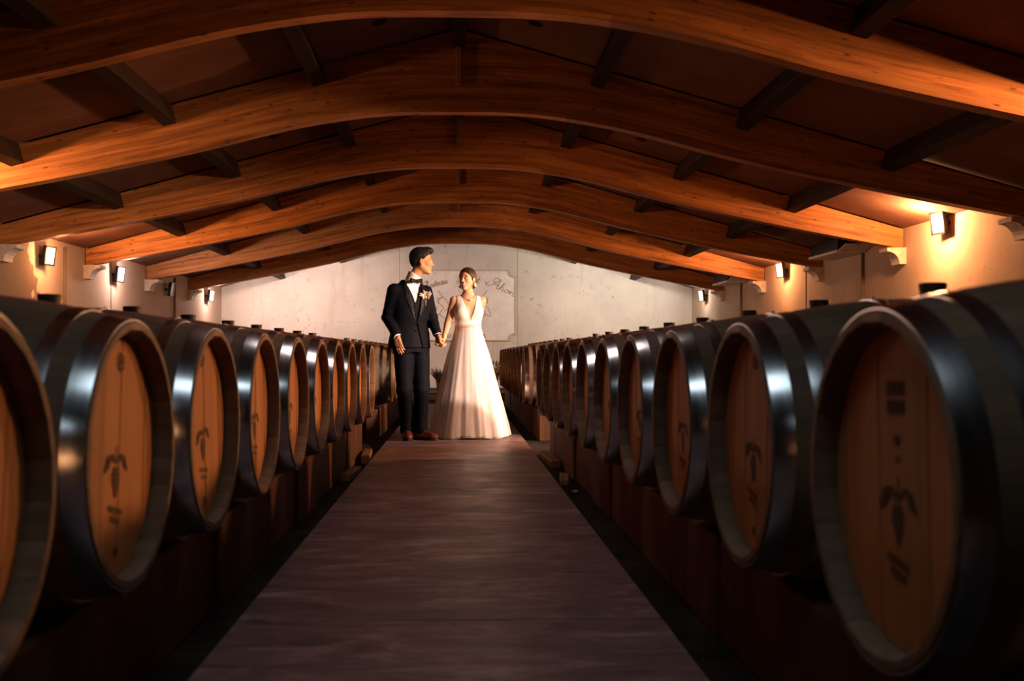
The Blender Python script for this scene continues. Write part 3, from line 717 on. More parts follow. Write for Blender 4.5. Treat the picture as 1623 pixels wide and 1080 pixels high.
# ------------------------------------------------------------------ people: signed distance fields meshed with surface nets
class Field:
    def __init__(s, lo, hi, h):
        s.lo = np.array(lo, float); s.h = h
        s.n = np.ceil((np.array(hi, float)-s.lo)/h).astype(int)+1
        s.D = np.full(s.n, .3, np.float32)
        s.ax = [(s.lo[i]+h*np.arange(s.n[i])).astype(np.float32) for i in range(3)]
    def sub(s, lo, hi, pad):
        i0 = np.clip(np.floor((np.array(lo)-pad-s.lo)/s.h).astype(int), 0, s.n); i1 = np.clip(np.ceil((np.array(hi)+pad-s.lo)/s.h).astype(int)+1, 0, s.n)
        sl = tuple(slice(a, b) for a, b in zip(i0, i1))
        X = s.ax[0][sl[0]][:, None, None]; Y = s.ax[1][sl[1]][None, :, None]; Z = s.ax[2][sl[2]][None, None, :]
        return sl, X, Y, Z
    def comb(s, sl, d, k, op):
        a = s.D[sl]
        if a.size == 0: return
        if op == 'u':
            h = np.maximum(k-np.abs(a-d), 0)/max(k, 1e-6); s.D[sl] = np.minimum(a, d)-h*h*k*.25
        elif op == 's':
            d = -d; h = np.maximum(k-np.abs(a-d), 0)/max(k, 1e-6); s.D[sl] = np.maximum(a, d)+h*h*k*.25
        elif op == 'i':
            s.D[sl] = np.maximum(a, d)
    def cone(s, a, b, ra, rb, k=.02, op='u'):
        a = np.array(a, float); b = np.array(b, float); r = max(ra, rb)
        sl, X, Y, Z = s.sub(np.minimum(a, b)-r, np.maximum(a, b)+r, .06)
        ba = b-a; L2 = max(float(ba@ba), 1e-9)
        px, py, pz = X-a[0], Y-a[1], Z-a[2]
        t = np.clip((px*ba[0]+py*ba[1]+pz*ba[2])/L2, 0, 1)
        d = np.sqrt((px-t*ba[0])**2+(py-t*ba[1])**2+(pz-t*ba[2])**2)-(ra+(rb-ra)*t)
        s.comb(sl, d.astype(np.float32), k, op)
    def ell(s, c, r, R=None, k=.02, op='u'):
        c = np.array(c, float); R = np.eye(3) if R is None else np.array(R); m = max(r)
        sl, X, Y, Z = s.sub(c-m, c+m, .05)
        px, py, pz = X-c[0], Y-c[1], Z-c[2]
        q = [px*R[i][0]+py*R[i][1]+pz*R[i][2] for i in range(3)]
        k0 = np.sqrt(sum((q[i]/r[i])**2 for i in range(3))); k1 = np.sqrt(sum((q[i]/r[i]**2)**2 for i in range(3)))+1e-6
        s.comb(sl, (k0*(k0-1)/k1).astype(np.float32), k, op)
    def frame(s, org, yaw):
        X = s.ax[0][:, None, None]; Y = s.ax[1][None, :, None]; Z = s.ax[2][None, None, :]
        c, n = math.cos(yaw), math.sin(yaw)
        return (X-org[0])*c+(Y-org[1])*n, (X-org[0])*n-(Y-org[1])*c, Z      # side, forward, up
    def stack(s, org, yaw, tab, k=.02, op='u', grow=0):
        S, Fw, Z = s.frame(org, yaw); t = np.array(tab, float)
        g = [np.interp(Z, t[:, 0], t[:, j]) for j in range(1, 5)]    # cs, cf, rx, ry
        rx = g[2]+grow; ry = g[3]+grow
        d = (np.sqrt(((S-g[0])/rx)**2+((Fw-g[1])/ry)**2)-1)*np.minimum(rx, ry)
        d = np.maximum(d, np.maximum(t[0, 0]-Z, Z-t[-1, 0]))
        s.comb((slice(None),)*3, d.astype(np.float32), k, op)
    def mesh(s):
        D = s.D; S = D < 0
        c = S[:-1, :-1, :-1].astype(np.int8)
        offs = [(0,0,0),(1,0,0),(0,1,0),(1,1,0),(0,0,1),(1,0,1),(0,1,1),(1,1,1)]
        n0, n1, n2 = D.shape
        cnt = np.zeros((n0-1, n1-1, n2-1), np.int8)
        for o in offs: cnt += S[o[0]:n0-1+o[0], o[1]:n1-1+o[1], o[2]:n2-1+o[2]]
        ii = np.argwhere((cnt > 0) & (cnt < 8))
        idx = np.full(cnt.shape, -1, np.int32); idx[tuple(ii.T)] = np.arange(len(ii))
        val = np.stack([D[ii[:, 0]+o[0], ii[:, 1]+o[1], ii[:, 2]+o[2]] for o in offs], 1)
        acc = np.zeros((len(ii), 3)); num = np.zeros(len(ii))
        O = np.array(offs, float)
        for a in range(8):
            for b in range(a+1, 8):
                if np.abs(O[a]-O[b]).sum() != 1: continue
                m = (val[:, a] < 0) != (val[:, b] < 0)
                t = np.where(m, val[:, a]/np.where(m, val[:, a]-val[:, b], 1), 0)
                acc += m[:, None]*(O[a]+t[:, None]*(O[b]-O[a])); num += m
        V = s.lo+(ii+acc/np.maximum(num, 1)[:, None])*s.h
        Q = []
        for ax in range(3):
            u, v = [(1, 2), (2, 0), (0, 1)][ax]
            sh = [slice(None)]*3; sh2 = [slice(None)]*3; sh[ax] = slice(0, -1); sh2[ax] = slice(1, None)
            e = np.argwhere(S[tuple(sh)] != S[tuple(sh2)])
            ok = (e[:, u] > 0) & (e[:, v] > 0) & (e[:, u] < D.shape[u]-1) & (e[:, v] < D.shape[v]-1)
            e = e[ok]; fl = S[tuple(e.T)]
            def g(du, dv):
                q = e.copy(); q[:, u] += du; q[:, v] += dv; return idx[tuple(q.T)]
            q = np.stack([g(-1, -1), g(0, -1), g(0, 0), g(-1, 0)], 1)
            q[~fl] = q[~fl][:, ::-1]; Q.append(q)
        Q = np.concatenate(Q); Q = Q[(Q >= 0).all(1)]
        return V, Q
    def build(s, name, mat, parent, relax=1):
        V, Q = s.mesh()
        for _ in range(relax):       # light Laplacian relaxation
            e = np.concatenate([Q[:, [0, 1]], Q[:, [1, 2]], Q[:, [2, 3]], Q[:, [3, 0]]])
            acc = np.zeros_like(V); num = np.zeros(len(V))
            np.add.at(acc, e[:, 0], V[e[:, 1]]); np.add.at(acc, e[:, 1], V[e[:, 0]]); np.add.at(num, e[:, 0], 1); np.add.at(num, e[:, 1], 1)
            V = V*.5+.5*acc/np.maximum(num, 1)[:, None]
        me = bpy.data.meshes.new(name); me.vertices.add(len(V)); me.vertices.foreach_set('co', V.astype(np.float32).ravel())
        me.loops.add(len(Q)*4); me.loops.foreach_set('vertex_index', Q.astype(np.int32).ravel())
        me.polygons.add(len(Q)); me.polygons.foreach_set('loop_start', np.arange(0, len(Q)*4, 4, dtype=np.int32))
        me.update(calc_edges=True); me.validate(); me.polygons.foreach_set('use_smooth', [True]*len(me.polygons))
        return link(name, me, mat, parent)

def head_frame(c, fwd, pitch=0, roll=0, sc=1):
    f = Vector(fwd).normalized(); u = Vector((0, 0, 1)); s = u.cross(f).normalized()
    R = Matrix.Rotation(-pitch, 3, s); f = R @ f; u = R @ u
    R = Matrix.Rotation(roll, 3, f); s = R @ s; u = R @ u
    c = Vector(c)
    P = lambda a, b, d: np.array(c + (f*a + s*b + u*d)*sc)
    return P, np.array([f, s, u]), sc
def head_sdf(Fd, H, male=True):
    P, R, sc = H; q = lambda *r: [x*sc for x in r]
    jw = 1.0 if male else .9
    Fd.ell(P(-.012, 0, .034), q(.094, .075, .084), R, .01)
    Fd.ell(P(.030, 0, -.030), q(.062, .060, .086), R, .03)
    for b in (-1, 1):
        Fd.cone(P(-.005, b*.050*jw, -.050), P(.066, b*.016, -.104), .020*sc, .015*sc, .03)     # jaw
        Fd.ell(P(.058, b*.038, -.022), q(.028, .024, .026), R, .02)                            # cheekbone
        Fd.cone(P(.086, b*.008, .016), P(.076, b*.045, .016), .009*sc, .009*sc, .02)            # brow
        Fd.ell(P(-.006, b*.078, -.012), q(.020, .009, .032), R, .008)                          # ear
        Fd.ell(P(-.001, b*.086, -.010), q(.010, .007, .018), R, .004, 's')
        Fd.ell(P(.099, b*.031, -.002), q(.016, .017, .011), R, .012, 's')                       # eye socket
    Fd.ell(P(.078, 0, -.105), q(.020, .021, .018), R, .02)                                     # chin
    Fd.cone(P(.090, 0, .008), P(.110, 0, -.034), .007*sc, .0115*sc, .012)                       # nose
    for b in (-1, 1): Fd.ell(P(.098, b*.012, -.038), q(.010, .008, .008), R, .008)
    Fd.ell(P(.086, 0, -.066), q(.014, .024, .014), R, .012)                                     # mouth mound
def face_parts(H, parent, skin, lips, smile, brow):
    P, R, sc = H; Rm = Matrix(R).transposed()
    for b in (-1, 1):
        e = MB().ell(P(.0835, b*.031, -.002), (.0115*sc, .0135*sc, .0095*sc), 12, 8, Rm).build('eye', 'eye_white', parent, True)
        MB().ell(P(.0925, b*.031, -.002), (.0035*sc, .0062*sc, .0066*sc), 10, 6, Rm).build('iris', 'iris', e, True)
        MB().tube([P(.090, b*.017, .002), P(.0955, b*.031, .0075), P(.086, b*.046, .002)], [.0018*sc, .0030*sc, .0018*sc], 6).build('eyelash', 'iris', e, True)
        MB().tube([P(.096, b*.014, .019), P(.094, b*.032, .025), P(.080, b*.050, .019)], [.003*sc, .0036*sc, .0018*sc], 6).build('eyebrow', brow, parent, True)
    wd = .031 if smile else .021; up = .010 if smile else 0
    if smile:
        MB().tube([P(.079, -wd+.004, -.060+up*.6), P(.0925, -wd*.5, -.0655), P(.0975, 0, -.068), P(.0925, wd*.5, -.0655), P(.079, wd-.004, -.060+up*.6)], [.003*sc, .0062*sc, .0072*sc, .0062*sc, .003*sc], 8).build('teeth', 'teeth', parent, True)
    l = MB()
    l.tube([P(.080, -wd, -.060+up), P(.096, -wd*.45, -.0585), P(.1005, 0, -.060), P(.096, wd*.45, -.0585), P(.080, wd, -.060+up)], [.002*sc, .0038*sc, .0036*sc, .0038*sc, .002*sc], 7)
    l.build('upper_lip', lips, parent, True)
    dz = .0185 if smile else .0085
    MB().tube([P(.080, -wd, -.060+up), P(.093, -wd*.5, -.060-dz*.75), P(.0985, 0, -.060-dz), P(.093, wd*.5, -.060-dz*.75), P(.080, wd, -.060+up)], [.002*sc, .004*sc, .005*sc, .004*sc, .002*sc], 7).build('lower_lip', lips, parent, True)
def hand_sdf(Fd, Wp, d, nrm, side, curl, sc=1.0, thumb=(.55, .65, .35)):
    Wp = Vector(Wp); d = Vector(d).normalized(); nrm = Vector(nrm); nrm = (nrm-d*nrm.dot(d)).normalized(); wv = d.cross(nrm)*side
    offs = (.027, .009, -.009, -.026); lens = (1, 1.1, 1.03, .82)
    for o in offs: Fd.cone(Wp+d*.012*sc+wv*o*.62*sc, Wp+d*.082*sc+wv*o*sc, .0145*sc, .0115*sc, .012)
    for o, ln, cu in zip(offs, lens, curl):
        p = Wp+d*(.084 - (.006 if abs(o) > .02 else 0))*sc+wv*o*sc; a = 0
        for j, (sl, ra, rb) in enumerate(((.042, .0095, .0088), (.027, .0086, .0080), (.021, .0078, .0066))):
            a += cu[j]; dr = (d*math.cos(a)+nrm*math.sin(a)+wv*o*1.6*(1 if j == 0 else .3)).normalized()
            q = p+dr*sl*ln*sc; Fd.cone(p, q, ra*sc, rb*sc, .004); p = q
    p = Wp+d*.026*sc+wv*.022*sc; t = (d*thumb[0]+wv*thumb[1]+nrm*thumb[2]).normalized()
    q = p+t*.044*sc; Fd.cone(p, q, .0145*sc, .0105*sc, .012)
    t2 = (t+d*.5+nrm*.25).normalized(); Fd.cone(q, q+t2*.03*sc, .0105*sc, .0082*sc, .004)
def hair_cap(Fd, H, thr, grow=.012, extra=()):
    P, R, sc = H
    Fd.ell(P(-.014, 0, .036), [(.094+grow)*sc, (.075+grow)*sc, (.084+grow)*sc], R, .005)
    for c, r in extra: Fd.ell(P(*c), [x*sc for x in r], R, .02)
    X = Fd.ax[0][:, None, None]; Y = Fd.ax[1][None, :, None]; Z = Fd.ax[2][None, None, :]; o = P(0, 0, 0)
    f = ((X-o[0])*R[0][0]+(Y-o[1])*R[0][1]+(Z-o[2])*R[0][2])/sc; s_ = ((X-o[0])*R[1][0]+(Y-o[1])*R[1][1]+(Z-o[2])*R[1][2])/sc; u = ((X-o[0])*R[2][0]+(Y-o[1])*R[2][1]+(Z-o[2])*R[2][2])/sc
    return f, s_, u

# ---------------------------------------------------------------- groom
G = empty('person', (-.457, 9.40, 0)); tag(G, 'man in dark navy suit and bow tie, standing left, looking sideways', 'person')
yaw = math.radians(30); sv = Vector((math.cos(yaw), math.sin(yaw), 0)); fv = Vector((math.sin(yaw), -math.cos(yaw), 0))
SHL = Vector((-.146, -.078, 1.405)); ELL_ = Vector((-.207, -.055, 1.145)); WRL = Vector((-.112, -.16, .965))
SHR = Vector((.143, .083, 1.40)); ELR = Vector((.205, .055, 1.135)); WRR = Vector((.258, -.03, .985))
HPL = Vector((-.065, -.03, .90)); KNL = Vector((-.050, -.07, .475)); ANL = Vector((-.028, -.02, .09))
HPR = Vector((.085, .05, .90)); KNR = Vector((.110, -.02, .475)); ANR = Vector((.098, -.04, .09))
HG = head_frame((.107, -.005, 1.682), (1, .12, 0), math.radians(-3), 0, 1.0)
fd = Field((-.31, -.32, -.0), (.36, .32, 1.86), .0045)
fd.stack((0, 0), yaw, [(.90, 0, 0, .14, .10), (.95, 0, 0, .15, .105), (1.1, 0, 0, .135, .09), (1.3, 0, 0, .15, .095), (1.42, 0, 0, .13, .075), (1.46, 0, 0, .07, .06)])
fd.cone((.004, .012, 1.47), (.082, -.002, 1.61), .050, .052, .03)
for sh, el, wr in ((SHL, ELL_, WRL), (SHR, ELR, WRR)):
    fd.cone(sh, el, .044, .036, .03); fd.cone(el, wr, .037, .025, .015)
for hp, kn, an in ((HPL, KNL, ANL), (HPR, KNR, ANR)):
    fd.cone(hp, kn, .075, .05, .04); fd.cone(kn, an, .05, .035, .02)
fd.cone(ANL, ANL+Vector((.0, -.12, -.055)), .034, .024, .02); fd.cone(ANR, ANR+Vector((.11, -.07, -.055)), .034, .024, .02)
head_sdf(fd, HG)
dL = Vector((.22, -.10, -1)); hand_sdf(fd, WRL, dL, (.35, .9, 0), -1, [(.2, .3, .2), (.25, .35, .25), (.3, .4, .3), (.35, .45, .3)], .98, (.85, .35, .15))
dR = Vector((.12, -.35, -1)); hand_sdf(fd, WRR, dR, (.55, .5, -.1), 1, [(.8, .9, .5), (.85, .9, .5), (.9, .9, .5), (1.0, .9, .5)], .98, (.8, .3, .55))
fd.build('body', 'skin_g', G)
face_parts(HG, G, 'skin_g', 'lips_g', False, 'hair_g')
# hair
hf = Field((-.06, -.16, 1.52), (.28, .16, 1.88), .004)
f, s_, u = hair_cap(hf, HG, None, .011, [((.052, 0, .098), (.056, .060, .036)), ((-.06, 0, .0), (.05, .07, .07))])
thr = np.interp(f, [-.12, -.05, -.035, -.030, .006, .014, .040, .075, .12], [-.080, -.070, -.045, -.012, -.012, .010, .040, .066, .085])
hf.D = np.maximum(hf.D, thr-u); hf.D = np.maximum(hf.D, (.0035*np.sin(f*160+s_*60)*(u > .06)-.0).astype(np.float32)*0-1)
hf.D += (.0018*np.sin(s_*420+f*90)).astype(np.float32)
hf.build('hair', 'hair_g', G)
# trousers
fd = Field((-.30, -.25, .04), (.34, .34, 1.02), .005)
fd.stack((0, 0), yaw, [(.82, 0, 0, .165, .115), (.95, 0, 0, .17, .12), (1.0, 0, 0, .165, .115)], .03)
for hp, kn, an, fr in ((HPL, KNL, ANL, (.0, -.02)), (HPR, KNR, ANR, (.015, -.01))):
    fd.cone(hp, kn, .098, .074, .03); fd.cone(kn, Vector((an.x, an.y, .10)), .074, .060, .02)
    fd.cone(Vector((an.x, an.y, .13)), Vector((an.x+fr[0], an.y+fr[1], .085)), .061, .064, .02)
X = fd.ax[0][:, None, None]; Y = fd.ax[1][None, :, None]; Z = fd.ax[2][None, None, :]
fd.D += (.0032*np.sin(70*Z+9*X+3*np.sin(14*X+11*Z))*np.exp(-((Z-.12)/.10)**2) + .0022*np.sin(48*Z+24*X+14*Y)*np.exp(-((Z-.48)/.12)**2)+.002*np.sin(40*X-30*Z)*np.exp(-((Z-.82)/.1)**2)).astype(np.float32)
fd.D = np.maximum(fd.D, .075+.02*np.sin(12*Y)-Z)
fd.build('trousers', 'navy', G)
# shoes
for an, dr in ((ANL, Vector((.10, -1, 0))), (ANR, Vector((.78, -.62, 0)))):
    dr.normalize(); a0 = Vector((an.x, an.y, 0)); sd = Vector((-dr.y, dr.x, 0)); R = np.array([dr, sd, (0, 0, 1)])
    fd = Field(np.array(a0)-[.24, .26, .0], np.array(a0)+[.26, .2, .16], .004)
    fd.cone(a0+dr*-.05+Vector((0, 0, .055)), a0+dr*.03+Vector((0, 0, .062)), .042, .042, .03)
    fd.cone(a0+dr*.02+Vector((0, 0, .060)), a0+dr*.15+Vector((0, 0, .036)), .044, .030, .03)
    fd.ell(a0+dr*.12+Vector((0, 0, .036)), (.085, .048, .032), R, .03); fd.cone(a0+Vector((0, 0, .06)), a0+Vector((0, 0, .11)), .042, .036, .03)
    Z = fd.ax[2][None, None, :]; fd.D = np.maximum(fd.D, .018-Z)
    sh = fd.build('shoe', 'shoe', G)
    pts = [(-.092, 0), (-.08, .030), (-.03, .036), (.05, .036), (.12, .047), (.17, .042), (.20, .022), (.208, 0)]
    pts = pts + [(a, -b) for a, b in pts[::-1][1:-1]]; n = len(pts)
    vs = [a0+dr*a+sd*b+Vector((0, 0, z)) for z in (0.001, .022) for a, b in pts]
    MB().add(vs, [tuple(range(n))[::-1], tuple(range(n, 2*n))] + [(i, (i+1) % n, n+(i+1) % n, n+i) for i in range(n)]).build('sole', 'sole', sh)
    for q in range(4):
        c0 = a0+dr*(.035+.022*q)+Vector((0, 0, .103-.009*q)); MB().tube([c0-sd*.018, c0+Vector((0, 0, .004)), c0+sd*.018], .0026, 6).build('lace', 'sole', sh, True)
# shirt, waistcoat, jacket
TORSO = [(.86, -.012, 0, .215, .150), (.95, -.006, 0, .203, .142), (1.10, 0, 0, .176, .124), (1.25, 0, .004, .188, .130), (1.36, 0, 0, .190, .120), (1.42, 0, 0, .168, .100), (1.465, 0, 0, .118, .084), (1.50, 0, 0, .085, .076)]
def tframe(fd): return fd.frame((0, 0), yaw)
fd = Field((-.26, -.24, .98), (.28, .24, 1.64), .005)
fd.stack((0, 0), yaw, TORSO, .01, grow=-.022); fd.D = np.maximum(fd.D, 1.0-fd.ax[2][None, None, :])
fd.build('shirt', 'white_cotton', G)
fd = Field((-.12, -.14, 1.40), (.18, .14, 1.66), .004)      # folded collar
fd.cone((.014, 0, 1.455), (.052, -.002, 1.565), .078, .067, .01)
X = fd.ax[0][:, None, None]; Y = fd.ax[1][None, :, None]; Z = fd.ax[2][None, None, :]
fd.D = np.maximum(fd.D, Z-(1.578-.62*(X-.0)-.12*Y)); fd.D = np.maximum(fd.D, (1.46-Z))
fd.build('shirt_collar', 'white_cotton', G)
fd = Field((-.26, -.24, .85), (.28, .24, 1.56), .005)
fd.stack((0, 0), yaw, TORSO, .01, grow=-.013)
S, Fw, Z = tframe(fd); wv = np.interp(Z, [1.275, 1.46], [0, .066])
fd.D = np.maximum(fd.D, np.where(Fw > 0, np.minimum(wv-np.abs(S), .05), -1).astype(np.float32)); fd.D = np.maximum(fd.D, Z-1.44)
vest = fd.build('waistcoat', 'navy_vest', G)
for q in range(4):
    z = 1.245-.075*q; ry = float(np.interp(z, [t[0] for t in TORSO], [t[4] for t in TORSO]))-.010
    MB().ell(fv*ry+Vector((0, 0, z)), (.008, .008, .008), 8, 6).build('button', 'satin', vest, True)
fd = Field((-.34, -.28, .84), (.36, .28, 1.56), .005)
fd.stack((0, 0), yaw, TORSO, .02)
S, Fw, Z = tframe(fd)
fd.D += (.003*np.sin(34*Z+16*S+2*np.sin(20*S))*np.exp(-((Z-1.12)/.14)**2)).astype(np.float32)
wv = np.interp(Z, [.86, 1.02, 1.10, 1.46, 1.5], [.062, .022, .010, .078, .082])+0*S
Dj = fd.D.copy()
fd.D = np.maximum(fd.D, np.where(Fw > 0, wv-np.abs(S-.004), -1).astype(np.float32))
# sleeves
for sh, el, wr in ((SHL, ELL_, WRL), (SHR, ELR, WRR)):
    we_ = el+(wr-el)*.90
    fd.cone(sh+Vector((0, 0, -.008)), el, .066, .055, .03); fd.cone(el, we_, .055, .043, .02)
X = fd.ax[0][:, None, None]; Y = fd.ax[1][None, :, None]
for el in (ELL_, ELR):
    g = np.exp(-(((X-el.x)**2+(Y-el.y)**2+(Z-el.z)**2)/.012)); fd.D += (.0035*np.sin(95*(Z-el.z)+30*(X-el.x))*g).astype(np.float32)
jk = fd.build('jacket', 'navy', G)
lw_ = np.interp(Z, [1.08, 1.12, 1.33, 1.36, 1.47], [0, .012, .060, .050, .030])
fd.D = np.maximum(Dj-.006, np.where(Fw > .02, np.maximum(wv-np.abs(S-.004), np.abs(S-.004)-wv-lw_), 1).astype(np.float32))
fd.D = np.maximum(fd.D, np.maximum(1.09-Z, Z-1.475))
fd.build('lapel', 'satin', jk)
MB().ell(fv*.137+sv*.016+Vector((0, 0, 1.08)), (.010, .010, .010), 8, 6).build('button', 'satin', jk, True)
for wr, el in ((WRL, ELL_), (WRR, ELR)):
    d_ = (wr-el).normalized(); fd = Field(np.array(wr)-.09, np.array(wr)+.09, .004)
    fd.cone(el+(wr-el)*.80, wr+d_*.010, .040, .0365, .001)
    X = fd.ax[0][:, None, None]; Y = fd.ax[1][None, :, None]; Z = fd.ax[2][None, None, :]
    pl = (X-wr.x)*d_.x+(Y-wr.y)*d_.y+(Z-wr.z)*d_.z
    fd.D = np.maximum(fd.D, (pl-.008).astype(np.float32)); fd.build('shirt_cuff', 'white_cotton', G)
# bow tie
bc = fv*.095+Vector((.012, -.004, 1.487)); Rb = Matrix.Rotation(yaw, 3, 'Z'); bt = MB()
fd = Field(np.array(bc)-.09, np.array(bc)+.09, .003)
for s in (-1, 1):
    a = bc+Rb @ Vector((s*.008, -.008, 0)); c_ = bc+Rb @ Vector((s*.052, -.006, 0))
    fd.ell(a*.5+c_*.5, (.034, .011, .018), np.array(Rb.transposed()), .004)
    fd.cone(c_+Vector((0, 0, .013)), c_-Vector((0, 0, .013)), .012, .012, .012)
fd.ell(bc+Rb @ Vector((0, -.010, 0)), (.013, .012, .014), None, .002)
fd.build('bow_tie', 'bow', G)
# buttonhole flowers
Bp = fv*.118+sv*.105+Vector((0, 0, 1.335)); bo = MB().tube([Bp+Vector((-.004, -.01, -.075)), Bp+Vector((0, -.016, -.02)), Bp+Vector((.004, -.02, .03))], .005, 6).build('buttonhole', 'dry_leaf', G, True)
for k in range(9):
    a = -1.3+2.6*k/8; L_ = .035+.02*random.random()
    d_ = Vector((math.sin(a), -.35, math.cos(a))).normalized()
    MB().ell(Bp+Vector((0, -.018, .0))+d_*L_*.8, (.011, .008, L_*.55), 8, 6, d_.to_track_quat('Z', 'Y').to_matrix()).build('petal', ['blush', 'pearl', 'dry_leaf'][k % 3], bo, True)
for k in range(3): MB().ell(Bp+Vector((-.022+.022*k, -.03, -.008+.008*(k % 2))), (.012, .010, .012), 8, 6).build('flower', ['pearl', 'blush', 'gold'][k], bo, True)

# ---------------------------------------------------------------- bride
B = empty('person', (.09, 9.62, 0)); tag(B, 'smiling woman in a white tulle wedding dress with her hair pinned up', 'person')
yb = math.radians(12); bs = Vector((math.cos(yb), math.sin(yb), 0)); bf = Vector((math.sin(yb), -math.cos(yb), 0))
SL_ = Vector((-.132, -.01, 1.318)); EL_ = Vector((-.196, -.03, 1.095)); WL_ = Vector((-.228, -.205, .962))
SR_ = Vector((.132, .035, 1.318)); ER_ = Vector((.095, .17, 1.10)); WR_ = Vector((.0, .29, .97))
HB = head_frame((-.006, -.02, 1.522), (-.50, -.86, 0), math.radians(5), math.radians(4), .90)
BT = [(.95, 0, 0, .122, .092), (1.03, 0, 0, .128, .098), (1.075, 0, 0, .119, .090), (1.14, 0, 0, .126, .095), (1.21, 0, 0, .138, .098), (1.28, 0, 0, .142, .088), (1.325, 0, 0, .128, .068), (1.355, 0, 0, .085, .055), (1.385, 0, 0, .045, .045)]
def bride_torso(fd, grow=0):
    fd.stack((0, 0), yb, BT, .02, grow=grow)
    for s in (-1, 1): fd.ell(bs*(s*.066)+bf*.062+Vector((0, 0, 1.205)), (.062+grow, .052+grow, .062+grow), np.array([bs, bf, (0, 0, 1)]), .03)
    for p in (SL_, SR_): fd.cone(p*.45+Vector((0, .0, 1.335))*.55-Vector((0, 0, .0)), p, .034+grow, .041+grow, .03)
fd = Field((-.34, -.30, .0), (.26, .36, 1.66), .0045)
bride_torso(fd)
fd.cone((0, .0, 1.36), (-.004, -.006, 1.46), .050, .044, .04)
for sh, el, wr in ((SL_, EL_, WL_), (SR_, ER_, WR_)):
    fd.cone(sh, el, .041, .034, .02); fd.cone(el, wr, .034, .022, .012)
for s in (-1, 1):
    fd.cone((s*.052, 0, .93), (s*.07, -.02*s, .48), .062, .05, .04); fd.cone((s*.07, -.02*s, .48), (s*.07, .02, .09), .05, .032, .02); fd.cone((s*.07, .02, .075), (s*.075, -.11, .03), .030, .022, .02)
head_sdf(fd, HB, False)
hand_sdf(fd, WL_, (-.30, -.30, -.85), (-.6, -.3, 0), -1, [(.6, .7, .4), (.6, .7, .4), (.65, .7, .4), (.7, .7, .4)], .86, (.8, .3, .45))
hand_sdf(fd, WR_, (-.5, .3, -.7), (0, 1, 0), 1, [(.3, .4, .3)]*4, .86)
fd.build('body', 'skin_b', B)
face_parts(HB, B, 'skin_b', 'lips_b', True, 'hair_b')
hf = Field((-.17, -.19, 1.36), (.17, .20, 1.68), .004)
f, s_, u = hair_cap(hf, HB, None, .013, [((-.098, -.01, -.045), (.048, .055, .045)), ((-.05, 0, -.01), (.06, .078, .07))])
hl = np.abs(s_)
thr = np.interp(f, [-.16, -.06, -.03, -.004, .012, .045, .075, .12], [-.11, -.085, -.05, -.020, .0, .052, .074, .088]) + np.where(f > .01, -.6*np.clip(hl-.03, 0, .06), 0)
hf.D = np.maximum(hf.D, (thr-u).astype(np.float32)); hf.D += (.0022*np.sin(240*s_+110*f+60*u)).astype(np.float32)
hr = hf.build('hair', 'hair_b', B)
P = HB[0]
for b, pts in ((-1, [(.05, -.074, .05), (.052, -.082, .0), (.046, -.088, -.06), (.050, -.080, -.12), (.03, -.072, -.15)]),):
    MB().tube([P(*p) for p in pts], [.0016, .0016, .0014, .0012, .0010][:len(pts)], 6).build('loose_strand', 'hair_b', hr, True)
for b in (-1, 1):
    e = MB().ell(P(-.002, b*.088, -.050), (.009, .009, .010), 10, 8).build('earring', 'gold', B, True)
    for k in range(3): MB().ell(P(-.002+.010*math.cos(2.1*k), b*.092, -.068+.011*math.sin(2.1*k)), (.010, .008, .011), 8, 6).build('petal', 'pearl', e, True)
nk = []
for k in range(15):
    a = -1.25+2.5*k/14; nk.append(bs*(math.sin(a)*.062)+bf*(.028+.052*math.cos(a)*1.0)+Vector((0, 0, 1.372-.052*math.cos(a)**2)))
ne = MB().tube(nk, .0022, 6).build('necklace', 'gold', B, True); MB().ell(nk[7]+bf*.004, (.009, .006, .011), 8, 6).build('pendant', 'gold', ne, True)
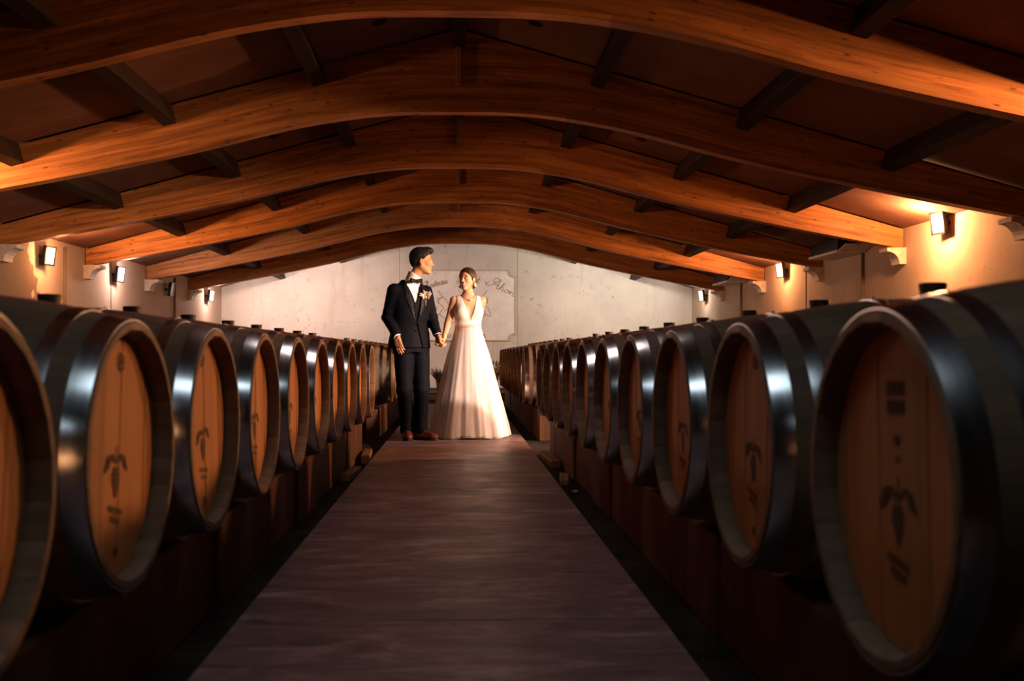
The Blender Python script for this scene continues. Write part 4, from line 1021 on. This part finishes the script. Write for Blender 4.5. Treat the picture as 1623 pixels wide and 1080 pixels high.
# bodice
fd = Field((-.24, -.22, 1.0), (.26, .22, 1.42), .0045)
bride_torso(fd, .007)
S, Fw, Z = fd.frame((0, 0), yb)
wv = np.interp(Z, [1.118, 1.15, 1.36, 1.4], [0, .010, .078, .086])
arm = np.interp(Z, [1.13, 1.20, 1.26, 1.33, 1.40], [.30, .152, .126, .117, .108])
fd.D = np.maximum(fd.D, np.where(Fw > 0, wv-np.abs(S), np.interp(Z, [1.15, 1.36], [0, .085])-np.abs(S)).astype(np.float32))
fd.D = np.maximum(fd.D, (np.abs(S)-arm).astype(np.float32)); fd.D = np.maximum(fd.D, 1.055-Z)
bod = fd.build('bodice', 'lace', B)
fd = Field((-.2, -.2, 1.03), (.2, .2, 1.12), .004)
fd.stack((0, 0), yb, BT, .01, grow=.011); Z = fd.ax[2][None, None, :]; fd.D = np.maximum(fd.D, np.maximum(1.058-Z, Z-1.086)); fd.build('belt', 'belt', B)
# skirt: lining and layers of gathered tulle
def skirt(name, mat, grow, amp, seed, hem, nfold=(9, 15, 23, 37)):
    rr = np.random.default_rng(seed); nt_, nz = 220, 42
    ph = rr.uniform(0, 2*PI, 8); th = np.linspace(0, 2*PI, nt_, endpoint=False); V = []; UV = []
    for j in range(nz+1):
        t = j/nz; z = 1.066*(1-t)+hem*t
        px = np.interp(t, [0, .10, .35, .65, .9, 1.0], [.124, .148, .218, .292, .358, .380])+grow*min(1, t*4)
        py = np.interp(t, [0, .10, .35, .65, .9, 1.0], [.094, .125, .200, .270, .325, .340])+grow*min(1, t*4)
        fold = sum(a*np.sin(n*th+p+1.2*math.sin(3*t+p)) for n, p, a in zip(nfold, ph, (.5, .42, .34, .22)))
        r = 1+amp*fold*min(1, .25+t*1.1)+.035*t*np.sin(3*th+ph[5])
        zz = z + (0.022*np.sin(5*th+ph[6])+.014*np.sin(11*th+ph[7]))*max(0, (t-.85)/.15)*(1 if hem > .03 else .3)
        for k in range(nt_): V.append((px*r[k]*math.cos(th[k]), py*r[k]*math.sin(th[k]), max(.004, zz[k]))); UV.append((k/nt_, t))
    Fq = [(j*nt_+k, (j+1)*nt_+k, (j+1)*nt_+(k+1) % nt_, j*nt_+(k+1) % nt_) for j in range(nz) for k in range(nt_)]
    mb = MB().add(V, Fq); me = mb.mesh(name, True); uv = me.uv_layers.new(name='UVMap')
    for lp in me.loops: uv.data[lp.index].uv = UV[lp.vertex_index]
    return link(name, me, mat, B)
skirt('skirt_lining', 'skirt', -.020, .032, 3, .030)
skirt('tulle_layer', 'tulle', .000, .040, 5, .012); skirt('tulle_layer', 'tulle', .012, .044, 8, .016)
